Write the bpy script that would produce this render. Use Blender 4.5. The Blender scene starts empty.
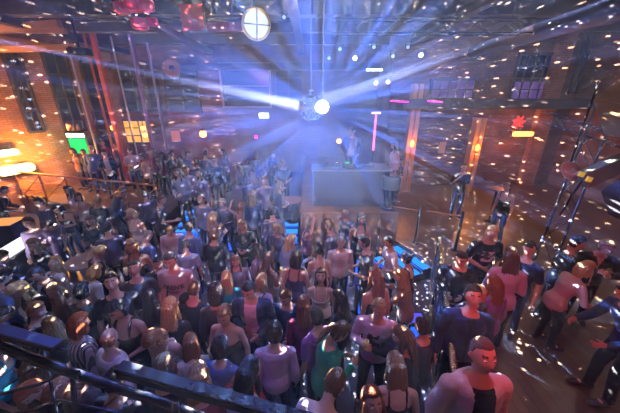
import bpy, bmesh, math, random
from mathutils import Vector, Matrix, Euler, noise
SC=bpy.context.scene; COL=SC.collection
R=math.radians; pi=math.pi
random.seed(7)
# ------------------------------------------------------------------ camera
CAMP=Vector((0,0,4)); PITCH=R(21); F=275.0
cd=bpy.data.cameras.new('camera'); cam=bpy.data.objects.new('camera',cd); COL.objects.link(cam)
cam.location=CAMP; cam.rotation_euler=(R(90)-PITCH,0,0); cd.sensor_width=36; cd.lens=36*F/620; cd.clip_start=.05
SC.camera=cam
def ray(px,py):
    u=(206.5-py)/F; return Vector(((px-310)/F, math.cos(PITCH)+u*math.sin(PITCH), -math.sin(PITCH)+u*math.cos(PITCH)))
def at_z(px,py,z): d=ray(px,py); return CAMP+d*((z-4)/d.z)
def at_y(px,py,Y): d=ray(px,py); return CAMP+d*(Y/d.y)
def at_d(px,py,t): return CAMP+ray(px,py)*t
# ------------------------------------------------------------------ helpers
def link(o,parent=None):
    COL.objects.link(o)
    if parent: o.parent=parent
    return o
def tag(o,label=None,cat=None,group=None,kind=None):
    if label: o['label']=label
    if cat: o['category']=cat
    if group: o['group']=group
    if kind: o['kind']=kind
    return o
def empty(name,loc,rz=0,label=None,cat=None,group=None):
    o=bpy.data.objects.new(name,None); o.location=loc; o.rotation_euler=(0,0,rz); o.empty_display_size=.1; COL.objects.link(o)
    return tag(o,label,cat,group)
class MB:
    def __init__(s): s.v=[]; s.f=[]
    def add(s,vs,fs):
        b=len(s.v); s.v+= [Vector(p) for p in vs]; s.f+=[tuple(b+i for i in f) for f in fs]; return s
    def box(s,lo,hi,M=None):
        x0,y0,z0=lo;x1,y1,z1=hi
        vs=[Vector(p) for p in ((x0,y0,z0),(x1,y0,z0),(x1,y1,z0),(x0,y1,z0),(x0,y0,z1),(x1,y0,z1),(x1,y1,z1),(x0,y1,z1))]
        if M: vs=[M@p for p in vs]
        return s.add(vs,[(3,2,1,0),(4,5,6,7),(0,1,5,4),(1,2,6,5),(2,3,7,6),(3,0,4,7)])
    def beam(s,a,b,w,h=None,ref=(0,0,1)):
        a=Vector(a);b=Vector(b);h=h or w;t=(b-a).normalized();r=Vector(ref)
        if abs(t.dot(r))>.95:r=Vector((0,1,0))
        x=t.cross(r).normalized();y=x.cross(t)
        M=Matrix(((x.x,y.x,t.x,a.x),(x.y,y.y,t.y,a.y),(x.z,y.z,t.z,a.z),(0,0,0,1)))
        return s.box((-w/2,-h/2,0),(w/2,h/2,(b-a).length),M)
    def prism(s,poly,z0,z1):
        n=len(poly);return s.add([(p[0],p[1],z0) for p in poly]+[(p[0],p[1],z1) for p in poly],
            [tuple(range(n-1,-1,-1)),tuple(range(n,2*n))]+[(i,(i+1)%n,n+(i+1)%n,n+i) for i in range(n)])
    def tube(s,pts,rad,n=10,ref=(0,1,0),cap=True):
        pts=[Vector(p) for p in pts]; rad=[(r,r) if not isinstance(r,(tuple,list)) else r for r in rad]
        if cap:
            t0=(pts[0]-pts[1]).normalized();t1=(pts[-1]-pts[-2]).normalized();m0=min(rad[0]);m1=min(rad[-1])
            pts=[pts[0]+t0*m0*.75,pts[0]+t0*m0*.45]+pts+[pts[-1]+t1*m1*.45,pts[-1]+t1*m1*.75]
            f=lambda r,k:(r[0]*k if r[0]<2*r[1] else r[0]-r[1]*(1-k),r[1]*k)
            rad=[f(rad[0],.4),f(rad[0],.85)]+rad+[f(rad[-1],.85),f(rad[-1],.4)]
        vs=[];side=None
        for i,p in enumerate(pts):
            t=(pts[min(i+1,len(pts)-1)]-pts[max(i-1,0)]).normalized()
            if side is None:
                r=Vector(ref)
                if abs(t.dot(r))>.9:r=Vector((0,0,1))
                if abs(t.dot(r))>.9:r=Vector((1,0,0))
                side=t.cross(r).normalized()
            side=(side-t*side.dot(t)).normalized();oth=side.cross(t)
            a,b=rad[i]
            for k in range(n):
                c=2*pi*k/n;vs.append(p+side*(a*math.cos(c))+oth*(b*math.sin(c)))
        fs=[]
        for i in range(len(pts)-1):
            for k in range(n):
                k2=(k+1)%n;fs.append((i*n+k,i*n+k2,(i+1)*n+k2,(i+1)*n+k))
        fs.append(tuple(range(n-1,-1,-1)));m=(len(pts)-1)*n;fs.append(tuple(range(m,m+n)))
        return s.add(vs,fs)
    def lathe(s,prof,c=(0,0,0),n=24,M=None):
        vs=[];fs=[]
        for r,z in prof:
            for k in range(n):
                a=2*pi*k/n;p=Vector((r*math.cos(a),r*math.sin(a),z));
                if M:p=M@p
                vs.append(p+Vector(c))
        for i in range(len(prof)-1):
            for k in range(n):
                k2=(k+1)%n;fs.append((i*n+k,i*n+k2,(i+1)*n+k2,(i+1)*n+k))
        fs.append(tuple(range(n-1,-1,-1)));m=(len(prof)-1)*n;fs.append(tuple(range(m,m+n)))
        return s.add(vs,fs)
    def mesh(s,name,smooth=False):
        me=bpy.data.meshes.new(name);me.from_pydata([tuple(v) for v in s.v],[],s.f)
        bm=bmesh.new();bm.from_mesh(me);bmesh.ops.recalc_face_normals(bm,faces=bm.faces);bm.to_mesh(me);bm.free()
        if smooth:
            for p in me.polygons:p.use_smooth=True
        return me
    def build(s,name,mat,parent=None,smooth=False,bevel=0):
        me=s.mesh(name,smooth);me.materials.append(mat);o=bpy.data.objects.new(name,me)
        if bevel:
            m=o.modifiers.new('bevel','BEVEL');m.width=bevel;m.segments=2;m.limit_method='ANGLE'
        return link(o,parent)
def aim(loc,target): return (Vector(target)-Vector(loc)).to_track_quat('-Z','Y').to_matrix().to_4x4()
def frame_at(loc,target):
    M=aim(loc,target);M.translation=Vector(loc);return M
# ------------------------------------------------------------------ materials
MATS={}
def nd(nt,t,**k):
    n=nt.nodes.new(t)
    for a,b in k.items():setattr(n,a,b)
    return n
def mat(name,col,rough=.6,metal=0,emit=0,emcol=None,bump=0,scale=40,var=.15,sheen=0,spec=.5):
    if name in MATS:return MATS[name]
    m=bpy.data.materials.new(name);m.use_nodes=True;nt=m.node_tree;b=nt.nodes['Principled BSDF'];L=nt.links.new
    b.inputs['Roughness'].default_value=rough;b.inputs['Metallic'].default_value=metal;b.inputs['Specular IOR Level'].default_value=spec
    tc=nd(nt,'ShaderNodeTexCoord');no=nd(nt,'ShaderNodeTexNoise');no.inputs['Scale'].default_value=scale;no.inputs['Detail'].default_value=4
    L(tc.outputs['Object'],no.inputs['Vector'])
    mx=nd(nt,'ShaderNodeMix',data_type='RGBA');mx.inputs[6].default_value=(*[c*(1-var) for c in col],1);mx.inputs[7].default_value=(*[min(1,c*(1+var)) for c in col],1)
    L(no.outputs[0],mx.inputs[0]);L(mx.outputs[2],b.inputs['Base Color'])
    if bump:
        bp=nd(nt,'ShaderNodeBump');bp.inputs['Strength'].default_value=bump;bp.inputs['Distance'].default_value=.01;L(no.outputs[0],bp.inputs['Height']);L(bp.outputs[0],b.inputs['Normal'])
    if sheen:b.inputs['Sheen Weight'].default_value=sheen
    if emit:
        b.inputs['Emission Color'].default_value=(*(emcol or col),1);b.inputs['Emission Strength'].default_value=emit
    MATS[name]=m;return m
def brick(name,c1,c2,mortar,scale=1.0,axis='XZ',rough=.8,w=.24,h=.075):
    m=bpy.data.materials.new(name);m.use_nodes=True;nt=m.node_tree;b=nt.nodes['Principled BSDF'];L=nt.links.new
    tc=nd(nt,'ShaderNodeTexCoord');sp=nd(nt,'ShaderNodeSeparateXYZ');L(tc.outputs['Object'],sp.inputs[0]);cb=nd(nt,'ShaderNodeCombineXYZ')
    L(sp.outputs['XYZ'.index(axis[0])],cb.inputs[0]);L(sp.outputs['XYZ'.index(axis[1])],cb.inputs[1])
    br=nd(nt,'ShaderNodeTexBrick');br.inputs['Color1'].default_value=(*c1,1);br.inputs['Color2'].default_value=(*c2,1);br.inputs['Mortar'].default_value=(*mortar,1)
    br.inputs['Scale'].default_value=scale;br.inputs['Brick Width'].default_value=w;br.inputs['Row Height'].default_value=h;br.inputs['Mortar Size'].default_value=.008
    L(cb.outputs[0],br.inputs['Vector'])
    no=nd(nt,'ShaderNodeTexNoise');no.inputs['Scale'].default_value=1.3;no.inputs['Detail'].default_value=6;L(tc.outputs['Object'],no.inputs['Vector'])
    mr=nd(nt,'ShaderNodeMapRange');L(no.outputs[0],mr.inputs[0]);mr.inputs[1].default_value=.3;mr.inputs[2].default_value=.7;mr.inputs[3].default_value=.55;mr.inputs[4].default_value=1.3
    mx=nd(nt,'ShaderNodeVectorMath',operation='SCALE');L(br.outputs[0],mx.inputs[0]);L(mr.outputs[0],mx.inputs['Scale']);L(mx.outputs[0],b.inputs['Base Color'])
    bp=nd(nt,'ShaderNodeBump');bp.inputs['Strength'].default_value=.5;bp.inputs['Distance'].default_value=.01;bp.invert=True;L(br.outputs['Fac'],bp.inputs['Height']);L(bp.outputs[0],b.inputs['Normal'])
    b.inputs['Roughness'].default_value=rough;MATS[name]=m;return m
def planks(name,c1,c2,axis='XY',w=2.0,h=.14,rough=.45,gap=.004,bright=(.7,1.2)):
    m=brick(name,c1,c2,tuple(c*.3 for c in c1),1,axis,rough,w,h)
    for n in m.node_tree.nodes:
        if n.type=='TEX_BRICK':n.inputs['Mortar Size'].default_value=gap
        if n.type=='MAP_RANGE':n.inputs[3].default_value=bright[0];n.inputs[4].default_value=bright[1]
    return m
def emis(name,col,s):
    if name in MATS:return MATS[name]
    m=bpy.data.materials.new(name);m.use_nodes=True;nt=m.node_tree;nt.nodes.remove(nt.nodes['Principled BSDF']);e=nd(nt,'ShaderNodeEmission')
    e.inputs[0].default_value=(*col,1);e.inputs[1].default_value=s;nt.links.new(e.outputs[0],nt.nodes['Material Output'].inputs[0]);MATS[name]=m;return m
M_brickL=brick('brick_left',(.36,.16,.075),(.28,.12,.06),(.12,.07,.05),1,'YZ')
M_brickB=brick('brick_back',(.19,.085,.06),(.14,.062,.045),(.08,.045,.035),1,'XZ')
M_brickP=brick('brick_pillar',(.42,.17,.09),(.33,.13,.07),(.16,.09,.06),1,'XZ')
M_floor=planks('floor_planks',(.13,.085,.055),(.095,.06,.04),'YX',1.8,.13,.35)
M_dance=planks('dance_planks',(.15,.14,.17),(.12,.11,.14),'XY',1.2,.6,.28)
M_stagewood=planks('stage_planks',(.2,.085,.04),(.16,.065,.03),'XY',2.4,.12,.55)
M_ceil=planks('ceiling_planks',(.10,.055,.04),(.075,.04,.03),'XY',4,.22,.7)
M_beam=mat('dark_timber',(.045,.03,.026),.7,bump=.4,scale=12)
M_wood=mat('warm_timber',(.34,.17,.07),.55,bump=.3,scale=14)
M_post=mat('orange_timber',(.5,.24,.08),.5,bump=.3,scale=10)
M_black=mat('black_metal',(.02,.02,.025),.35,.6)
M_blackp=mat('black_plastic',(.025,.025,.03),.45)
M_steel=mat('blued_steel',(.25,.27,.32),.25,.9)
M_rail=mat('copper_rail',(.45,.2,.09),.4,.6)
M_glassdark=mat('dark_window_glass',(.02,.03,.06),.08,0,spec=.8)
M_chrome=mat('chrome',(.8,.8,.82),.12,1)
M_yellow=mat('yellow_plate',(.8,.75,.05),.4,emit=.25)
M_olive=mat('grey_green_paint',(.16,.18,.15),.5,.3)
M_leather=mat('dark_leather',(.03,.022,.025),.4)
M_whitefab=mat('white_sheet',(.75,.73,.68),.6)
M_paper=mat('pink_poster',(.62,.42,.40),.6)
M_led_blue=emis('blue_led',(.015,.10,1),1.6)
M_led_cyan=emis('cyan_led',(.02,.24,1),1.5)
M_led_mag=emis('magenta_neon',(1,.02,.5),4)
M_led_pur=emis('purple_panes',(.25,.12,.5),.35)
M_lampw=emis('lamp_white',(.85,.92,1),6)
M_lampb=emis('lamp_blue',(.45,.6,1),1.0)
M_warm=emis('warm_glass',(1,.45,.1),3.2)
M_warm2=emis('warm_glow_panel',(1,.6,.2),5)
M_green=emis('green_screen',(.03,.9,.15),1.0)
M_whitelit=emis('lit_white_counter',(.85,.85,1),1.6)
M_orange=emis('orange_lamp',(1,.24,.03),9)
# ------------------------------------------------------------------ setting
def struct(mb,name,m,parent=None,**k):
    o=mb.build(name,m,parent,**k)
    if parent is None:o['kind']='structure'
    return o
ZP=.4; ZL=.6; HC=6.6
LW0=Vector((-12,6.2,0)); LW1=Vector((-9.4,14.5,0))       # oblique left wall
def at_lw(px,py,off=0.0):
    n=Vector((LW1.y-LW0.y,-(LW1.x-LW0.x),0)).normalized();d=ray(px,py);p0=LW0+n*off
    return CAMP+d*((p0-CAMP).dot(n)/d.dot(n))
struct(MB().prism([(-13,-3),(11.5,-3),(11.5,15),(-13,15)],-.2,0),'floor',M_dance)
struct(MB().prism([(1.02,-2.8),(1.02,1.1),(2.9,5.6),(2.3,6.9),(1.2,8.3),(-3.3,8.3),(-3.3,14.6),(11.1,14.6),(11.1,-2.8)],0,ZP),'floor_right',M_floor)
struct(MB().prism([(-12.4,10.2),(-4.62,7.95),(-4.62,8.9),(-3.36,8.9),(-3.36,14.6),(-12.4,14.6)],0,ZL),'floor_left',M_floor)
struct(MB().box((-13,-3,6.6),(11.5,15,6.8)),'ceiling',M_ceil)
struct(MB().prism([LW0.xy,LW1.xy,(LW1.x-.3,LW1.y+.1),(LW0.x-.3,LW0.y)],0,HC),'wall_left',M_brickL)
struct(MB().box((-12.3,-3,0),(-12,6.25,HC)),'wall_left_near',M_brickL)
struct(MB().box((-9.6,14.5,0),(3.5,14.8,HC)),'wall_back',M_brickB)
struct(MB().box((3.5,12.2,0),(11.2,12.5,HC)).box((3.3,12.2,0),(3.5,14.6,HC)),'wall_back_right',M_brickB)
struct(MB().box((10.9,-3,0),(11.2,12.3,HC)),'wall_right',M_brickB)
struct(MB().box((-12.3,-3.2,0),(11.2,-3,HC)),'wall_front',M_brickB)
# exposed brick piers on the right
def quadbox(px0,px1,pyt,pyb,Y,dep,name,m,z0=None,z1=None,parent=None,**k):
    a=at_y(px0,pyb,Y);b=at_y(px1,pyt,Y)
    return MB().box((a.x,Y-dep,z0 if z0 is not None else a.z),(b.x,Y,z1 if z1 is not None else b.z)).build(name,m,parent,**k)
def xat(px,py,Y):return at_y(px,py,Y).x
pc=0
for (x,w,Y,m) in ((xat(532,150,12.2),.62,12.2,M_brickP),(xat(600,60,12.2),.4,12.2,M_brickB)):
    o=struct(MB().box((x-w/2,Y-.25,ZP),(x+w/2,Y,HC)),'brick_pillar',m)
# ceiling beams
for i,Y in enumerate((7.0,9.0,11.0,13.2)):
    struct(MB().box((-12,Y-.14,6.2),(11,Y+.14,6.6)),'ceiling_beam',M_beam)
for i,x in enumerate((-8.5,-4.6,-.4,4.0,8.2)):
    struct(MB().box((x-.12,-2.9,6.0),(x+.12,14.5,6.2)),'ceiling_beam',M_beam)
for Y,z in ((14.5,5.5),):
    struct(MB().box((-9.5,Y-.16,z-.14),(3.3,Y,z+.14)),'trim_1',M_beam)
struct(MB().beam(LW0+Vector((.1,0,5.9)),LW1+Vector((.1,-.1,5.9)),.16,.3),'trim_2',M_wood)
# windows on the left wall
wn=[0]
def lw_window(p0,p1,zt,zb,bars=2,glass=M_glassdark,label=None):
    a=at_lw(p0[0],p0[1],-0.0);b=at_lw(p1[0],p1[1],0)
    a.z=b.z=0;t=(b-a).normalized();n=Vector((t.y,-t.x,0))
    if n.x<0:n=-n
    wn[0]+=1
    root=empty('window_%d'%wn[0],a+Vector((0,0,zb)));root['kind']='structure'
    L=(b-a).length
    def P(s,h,o):return t*s+n*o+Vector((0,0,h))
    H=zt-zb
    MB().add([P(0,0,.03),P(L,0,.03),P(L,H,.03),P(0,H,.03),P(0,0,.01),P(L,0,.01),P(L,H,.01),P(0,H,.01)],[(0,1,2,3),(7,6,5,4),(0,4,5,1),(1,5,6,2),(2,6,7,3),(3,7,4,0)]).build('window_glass',glass,root)
    fm=MB()
    for s in (0,L):fm.beam(P(s,0,.05),P(s,H,.05),.09,.09)
    for h in (0,H):fm.beam(P(0,h,.05),P(L,h,.05),.09,.09)
    for i in range(1,bars):fm.beam(P(L*i/bars,0,.05),P(L*i/bars,H,.05),.04,.05)
    for i in range(1,4):fm.beam(P(0,H*i/4,.05),P(L,H*i/4,.05),.035,.05)
    fm.build('window_frame',M_beam,root);return root
lw_window((14,90),(30,90),5.9,2.9,2)
lw_window((52,90),(74,90),5.9,2.3,2)
lw_window((86,90),(106,90),5.9,1.2,2)
M_warmwin=emis('lamplit_window',(1,.42,.08),1.1)
def back_window(px0,px1,pyt,pyb,Y,nx,nz,lower=None,frame=M_beam,glass=M_glassdark):
    a=at_y(px0,pyb,Y);b=at_y(px1,pyt,Y);wn[0]+=1
    root=empty('window_%d'%wn[0],(a.x,Y,a.z));root['kind']='structure';W=b.x-a.x;H=b.z-a.z
    MB().box((0,-.03,0),(W,-.01,H)).build('window_glass',glass,root)
    if lower:MB().box((.05,-.045,.05),(W-.05,-.035,H*lower)).build('window_pane',M_led_pur,root)
    fm=MB()
    for s in (0,W):fm.box((s-.05,-.1,-.05),(s+.05,0,H+.05))
    for s in (0,H):fm.box((-.05,-.1,s-.05),(W+.05,0,s+.05))
    for i in range(1,nx):fm.box((W*i/nx-.025,-.08,0),(W*i/nx+.025,0,H))
    for i in range(1,nz):fm.box((0,-.08,H*i/nz-.02),(W,0,H*i/nz+.02))
    fm.build('window_frame',frame,root);return root
M_palew=mat('pale_frame',(.42,.36,.3),.5)
M_frame_dark=mat('window_frame_dark',(.05,.04,.05),.5)
back_window(224,269,64,107,14.5,1,2,None,M_palew)
back_window(508,556,54,101,12.2,4,4,.42,M_frame_dark)
back_window(568,597,18,93,12.2,2,1,None,M_frame_dark)
back_window(385,408,80,99,14.4,3,2,.95,M_frame_dark)
back_window(429,475,80,99,12.2,5,2,.95,M_frame_dark)
back_window(276,302,64,104,14.5,2,3,None,M_frame_dark)
back_window(126,147,120,143,14.5,3,3,None,M_frame_dark,M_warmwin)
back_window(126,158,66,112,14.5,3,4,None,M_frame_dark)
back_window(168,196,70,112,14.5,2,3,None,M_frame_dark)
# gallery opposite
gal=empty('balcony',(7.2,11.6,0),0,None);tag(gal,'dark timber balcony front across the back right wall above the posts','balcony')
MB().box((-3.69,-.5,3.72),(3.6,.33,3.98)).build('deck',M_beam,gal)
MB().box((-3.69,-.56,3.98),(3.6,-.5,4.08)).build('fascia',M_beam,gal)
for k in range(2):
    o=tag(MB().tube([at_y((391,428)[k],101,11.0),at_y((408,442)[k],102,11.0)],[.02,.02],8).build('neon_tube',M_led_mag,smooth=True),
      ('magenta neon tube glowing left of the orange timber post','magenta neon tube glowing right of the orange timber post')[k],'neon light','magenta neon tubes on the balcony')
# posts
def post(px,pyt,pyb,wpx,Y,m,label,lamp=None):
    x=xat(px,(pyt+pyb)/2,Y);s=wpx/F*Y*1.0;zt=at_y(px,pyt,Y).z
    root=empty('timber_post',(x,Y,ZP),0,label,'post')
    MB().box((-s/2,-s/2,0),(-s*.06,s/2,zt-ZP)).build('plank',m,root,bevel=.01)
    MB().box((s*.06,-s/2,0),(s/2,s/2,zt-ZP)).build('plank',m,root,bevel=.01)
    MB().box((-s*.06,-s*.3,0),(s*.06,s*.3,zt-ZP)).build('core',M_beam,root)
    if lamp:
        zl=at_y(px,lamp,Y).z-ZP
        MB().lathe([(.02,-.12),(.06,-.1),(.07,.05),(.03,.14)],(0,-s/2-.06,zl),12).build('post_lamp',M_orange,root,smooth=True)
    return Vector((x,Y-s/2-.15,ZP+(at_y(px,lamp,Y).z-ZP if lamp else 2)))
pl1=post(411,84,188,9,11.3,M_post,'orange-lit double timber post right of the stage',143)
pl2=post(473,118,186,9,11.3,M_post,'shorter orange timber post under the balcony behind the man in dark tee',147)
# left wall columns, pipes
def pipe(p0,p1,Y,r,m,name,label,cat):
    return tag(MB().tube([at_y(*p0,Y),at_y(*p1,Y)],[r,r],10).build(name,m,smooth=True),label,cat)
M_redc=mat('red_paint',(.5,.09,.05),.6);M_whitec=mat('pale_pipe',(.3,.32,.38),.5)
def vcol(px,py,Y,z0,z1,w,m,name,label,cat):
    x=xat(px,py,Y);root=empty(name,(x,Y,z0),0,label,cat)
    MB().box((-w/2,-w/2,0),(w/2,w/2,z1-z0)).build('shaft',m,root,bevel=.02)
    MB().box((-w*.8,-w*.8,0),(w*.8,w*.8,.12)).build('foot_plate',M_black,root)
    return root
vcol(113,118,11.4,ZL,6.4,.16,M_redc,'steel_column','red steel column against the left windows','column')
vcol(105,118,11.6,ZL,6.4,.07,M_redc,'steel_column','thin red pipe column just left of the red steel column','column')
vcol(145,110,12.2,ZL,6.4,.12,mat('purple_paint',(.3,.16,.3),.5),'steel_column','purple-lit column between the red column and the pale pipe','column')
vcol(163,130,11.0,ZL,5.9,.07,M_whitec,'steel_pipe','pale vertical pipe rising beside the left lounge','pipe')
vcol(129,118,12.6,ZL,6.4,.06,M_whitec,'steel_pipe','thin grey pipe behind the red steel column','pipe')
vcol(88,118,11.2,ZL,6.2,.07,mat('blue_grey_pipe',(.2,.22,.35),.4),'steel_pipe','thin blue-grey pipe left of the red steel column','pipe')
# posters
def poster(p0,p1,Y,m,label):
    a=at_y(p0[0],p1[1],Y);b=at_y(p1[0],p0[1],Y);root=empty('poster',(a.x,Y,a.z),0,label,'poster');W=b.x-a.x;H=b.z-a.z
    MB().box((0,-.02,0),(W,0,H)).build('frame',M_beam,root);MB().box((.03,-.03,.03),(W-.03,-.02,H-.03)).build('sheet',m,root)
poster((437,141),(447,154),12.15,M_paper,'pink framed poster on the wall between the two orange posts')
poster((172,130),(180,142),14.45,M_paper,'pale pink poster beside the pale pipe')
M_screenlit=emis('small_lit_screen',(.8,.9,1),3.5)
o=empty('wall_screen',at_y(264,115.5,14.2),0,'small bright white screen under the pale-framed window','screen')
MB().box((-.27,-.03,-.15),(.27,0,.15)).build('housing',M_black,o);MB().box((-.24,-.045,-.12),(.24,-.03,.12)).build('display',M_screenlit,o)
# menu fridge with green screen, left wall
p=at_y(80,150,11.5);fr=empty('drinks_fridge',(p.x,11.5,ZL),R(-12),'green-lit drinks fridge with white light strip by the left wall','fridge')
zt=min(2.3,at_y(77,131,12.0).z-ZL)
MB().box((-.5,0,0),(.5,.5,zt)).build('cabinet',M_black,fr,bevel=.01)
MB().box((-.42,-.02,zt-.85),(.42,0,zt-.25)).build('glass_door',M_green,fr)
MB().box((-.42,-.05,zt-.2),(.42,0,zt-.05)).build('light_strip',emis('fridge_strip',(.8,1,.85),4),fr)
# big warm lamps on left wall
def lw_lamp(px,py,w,h,label):
    p=at_lw(px,py,.12);root=empty('wall_lamp',p,R(-17.5),label,'lamp','warm wall lamps at the left edge')
    MB().box((-.06,-w/2,-h/2),(0,w/2,h/2)).build('back_plate',M_black,root)
    MB().tube([(.1,-w/2,0),(.1,w/2,0)],[h*.4,h*.4],14).build('lamp_shade',M_warm2,root,smooth=True)
    return p
def arealight(loc,target,size,power,col,name='unseen_fill_light',shape='DISK',spread=180):
    l=bpy.data.lights.new(name,'AREA');l.energy=power;l.color=col;l.size=size;l.shape=shape;l.spread=R(spread)
    o=bpy.data.objects.new(name,l);o.location=loc;o.rotation_euler=aim(loc,target).to_euler();COL.objects.link(o);return o
def pointlight(loc,power,col,r=.08,name='lamp_glow'):
    l=bpy.data.lights.new(name,'POINT');l.energy=power;l.color=col;l.shadow_soft_size=r
    o=bpy.data.objects.new(name,l);o.location=loc;COL.objects.link(o);return o
def spotlight(loc,target,power,ang,col,blend=.3,r=.05,name='spot_beam'):
    l=bpy.data.lights.new(name,'SPOT');l.energy=power;l.color=col;l.spot_size=R(ang);l.spot_blend=blend;l.shadow_soft_size=r
    o=bpy.data.objects.new(name,l);o.location=loc;o.rotation_euler=aim(loc,target).to_euler();COL.objects.link(o);return o
lamp1=lw_lamp(4,153,.55,.3,'upper warm glowing wall lamp on the brick at the left edge')
lamp2=lw_lamp(15,169,.8,.42,'lower and wider warm glowing wall lamp on the brick behind the railing')
# orange hanging lamps
def lantern(p,m,label,r=.1,group=None):
    root=empty('lantern',p,0,label,'lamp',group)
    MB().lathe([(r*.4,-r),(r,-r*.6),(r*1.05,r*.4),(r*.5,r)],(0,0,0),14).build('lamp_glass',m,root,smooth=True)
    MB().lathe([(r*.6,r),(r*.5,r*1.3),(.01,r*1.6)],(0,0,0),12).build('cap',M_black,root)
    MB().tube([(0,0,r*1.5),(0,0,r*1.5+.6)],[.008,.008],6).build('cord',M_black,root)
lan=[((203,134),13.6,M_orange,'orange lantern glowing at the back left wall',.15),
     ((113,128),12.0,M_warm,'warm lantern hanging by the red steel column',.1),
     ((143,128),13.0,M_warm,'warm lantern in front of the lamplit window, upper one',.1),
     ((145,135),12.6,M_warm,'warm lantern low beside the lamplit window',.1),
     ((256,137),13.8,M_led_mag,'pink-red lamp at the back wall left of the stage',.08)]
for (a,Y,m,lb,r) in lan: lantern(at_y(a[0],a[1],Y),m,lb,r)
# neon red flower + orange bar on right wall
p=at_y(523,134,11.6);o=empty('heat_lamp',p,0,'glowing orange heat lamp bar on the right back wall','lamp')
MB().tube([(-.38,0,0),(.38,0,0)],[(.09,.05)]*2,12,ref=(0,1,0)).build('glowing_tube',M_orange,o,smooth=True)
MB().box((-.45,.05,.06),(.45,.2,.12)).build('hood',M_black,o)
fl=empty('flower_decoration',at_y(518,122,12.14),0,'red flower-shaped decoration above the glowing heat lamp','decoration')
fm=MB()
for k in range(7):
    a=k*2*pi/7;fm.tube([(0,0,0),(.18*math.cos(a),-.03,.18*math.sin(a)),(.28*math.cos(a+.2),-.06,.28*math.sin(a+.2))],[.02,(.07,.02),(.03,.015)],8)
fm.build('petals',mat('red_petals',(.75,.06,.04),.5,emit=.25),fl,smooth=True)
MB().tube([(0,0,-.05),(.05,.02,-.5)],[.015,.015],6).build('stem',M_black,fl)
# ------------------------------------------------------------------ steps
def steps(o0,along,out,n,L,run,rise,ztop,label,mats=M_led_cyan):
    """o0: right end of top edge; along: unit dir along tread; out: descent direction"""
    o0=Vector(o0);al=Vector(along).normalized();ou=Vector(out).normalized();root=empty('lit_steps',(o0.x,o0.y,0),0,label,'steps')
    for k in range(n):
        z=ztop-rise*(k+1);a=ou*run*k;b=ou*run*(k+1)
        if z<=0.01:break
        poly=[a,a+al*L,b+al*L,b]
        MB().prism([(p.x,p.y) for p in poly],0,z-.02).build('step_block',M_black,root)
        i=.035;poly=[a+ou*i+al*i,a+ou*i+al*(L-i),b-ou*i+al*(L-i),b-ou*i+al*i]
        MB().prism([(p.x,p.y) for p in poly],z-.02,z).build('lit_tread',mats,root)
        if k<n:
            poly=[b+al*.03,b+al*(L-.03),b+al*(L-.03)+ou*.008,b+al*.03+ou*.008]
            MB().prism([(p.x,p.y) for p in poly],.03 if z<.15 else z-rise+.05,z-.03).build('lit_riser',M_led_blue,root)
    return root
steps((2.9,5.6),(-.41,.91),(-.91,-.41),4,1.2,.27,.1,ZP,'blue glowing steps beside the tinsel railing on the right of the dance floor')
steps((-3.5,8.88),(-1,0),(0,-1),5,.8,.27,.115,ZL,'blue glowing steps up to the left lounge, by the bald man in grey-blue')
steps((-.35,8.28),(-1,0),(0,-1),4,1.0,.34,.1,ZP,'blue glowing steps in front of the stage, right of the pale bench')
# blue floor light boxes on left
def lightbox(x,y,w,d,h,label,rz=0):
    root=empty('light_box',(x,y,0),rz,label,'light box','blue light boxes along the lounge edge')
    MB().box((-w/2,-d/2,0),(w/2,d/2,h)).build('housing',M_black,root)
    MB().box((-w/2+.04,-d/2-.012,.05),(w/2-.04,-d/2,h-.05)).build('lit_panel',M_led_blue,root)
    MB().box((-w/2+.04,-d/2+.04,h),(w/2-.04,d/2-.04,h+.012)).build('lit_top',mat('violet_glass',(.1,.08,.35),.15,emit=.8,emcol=(.1,.1,.9)),root)
for (px,py,lb) in ((77,222,'blue light box at the lounge edge behind the woman in white tank, leftmost'),(98,226,'blue light box below the man in black tee on the lounge edge'),
                   (122,212,'blue light box near the dark tray table on the left'),(236,240,'blue light box at the back of the dance floor, by the heart pendant woman')):
    p=at_z(px,py+8,0);lightbox(p.x,p.y,.62,.4,.34,lb,R(-15) if px<200 else 0)
# violet uplit recess on the dance floor right of centre
for (px,py,lb) in ((351,262,'blue light box between the white-shirt man and the man in dark tee'),(363,300,'blue light box behind the blond man in printed sweatshirt'),(412,330,'blue light box against the right platform')):
    p=at_z(px,py+10,0);lightbox(p.x,p.y,.34,.3,.5,lb)
# ------------------------------------------------------------------ railings
def rail(pts,h,m,label,spacing=1.0,r=.028,braces=True,mid=2,toprail=None):
    p0=Vector(pts[0]);root=empty('railing',p0,0,label,'railing')
    q=[Vector(p)-p0 for p in pts];H=Vector((0,0,h))
    MB().tube([a+H for a in q],[r*1.3]*len(q),10).build('handrail',toprail or m,root,smooth=True)
    for a,b in zip(q,q[1:]):
        n=max(1,round((b-a).length/spacing))
        for i in range(n+1):
            s=a.lerp(b,i/n)
            if i<n or b==q[-1]:MB().tube([s,s+H],[r,r],8).build('baluster',m,root,smooth=True)
            if braces and i<n:
                e=a.lerp(b,(i+1)/n);MB().tube([s+Vector((0,0,.08)),e+H*.92],[r*.5]*2,6).build('brace',m,root,smooth=True)
    for k in range(mid):
        hh=Vector((0,0,h*(k+1)/(mid+1)));MB().tube([a+hh for a in q],[r*.55]*len(q),8).build('midrail',m,root,smooth=True)
    return root
rail([(-12,10.15,ZL),(-4.7,8.04,ZL)],1.0,M_rail,'long copper-coloured railing along the edge of the left lounge',1.2)
rail([(-3.45,8.95,ZL),(-3.1,11.2,ZL)],1.0,M_rail,'short copper railing beside the steps, running back to the stage',1.1,braces=False)
M_tinsel=mat('gold_tinsel',(.75,.62,.3),.18,.9,bump=.8,scale=120)
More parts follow.
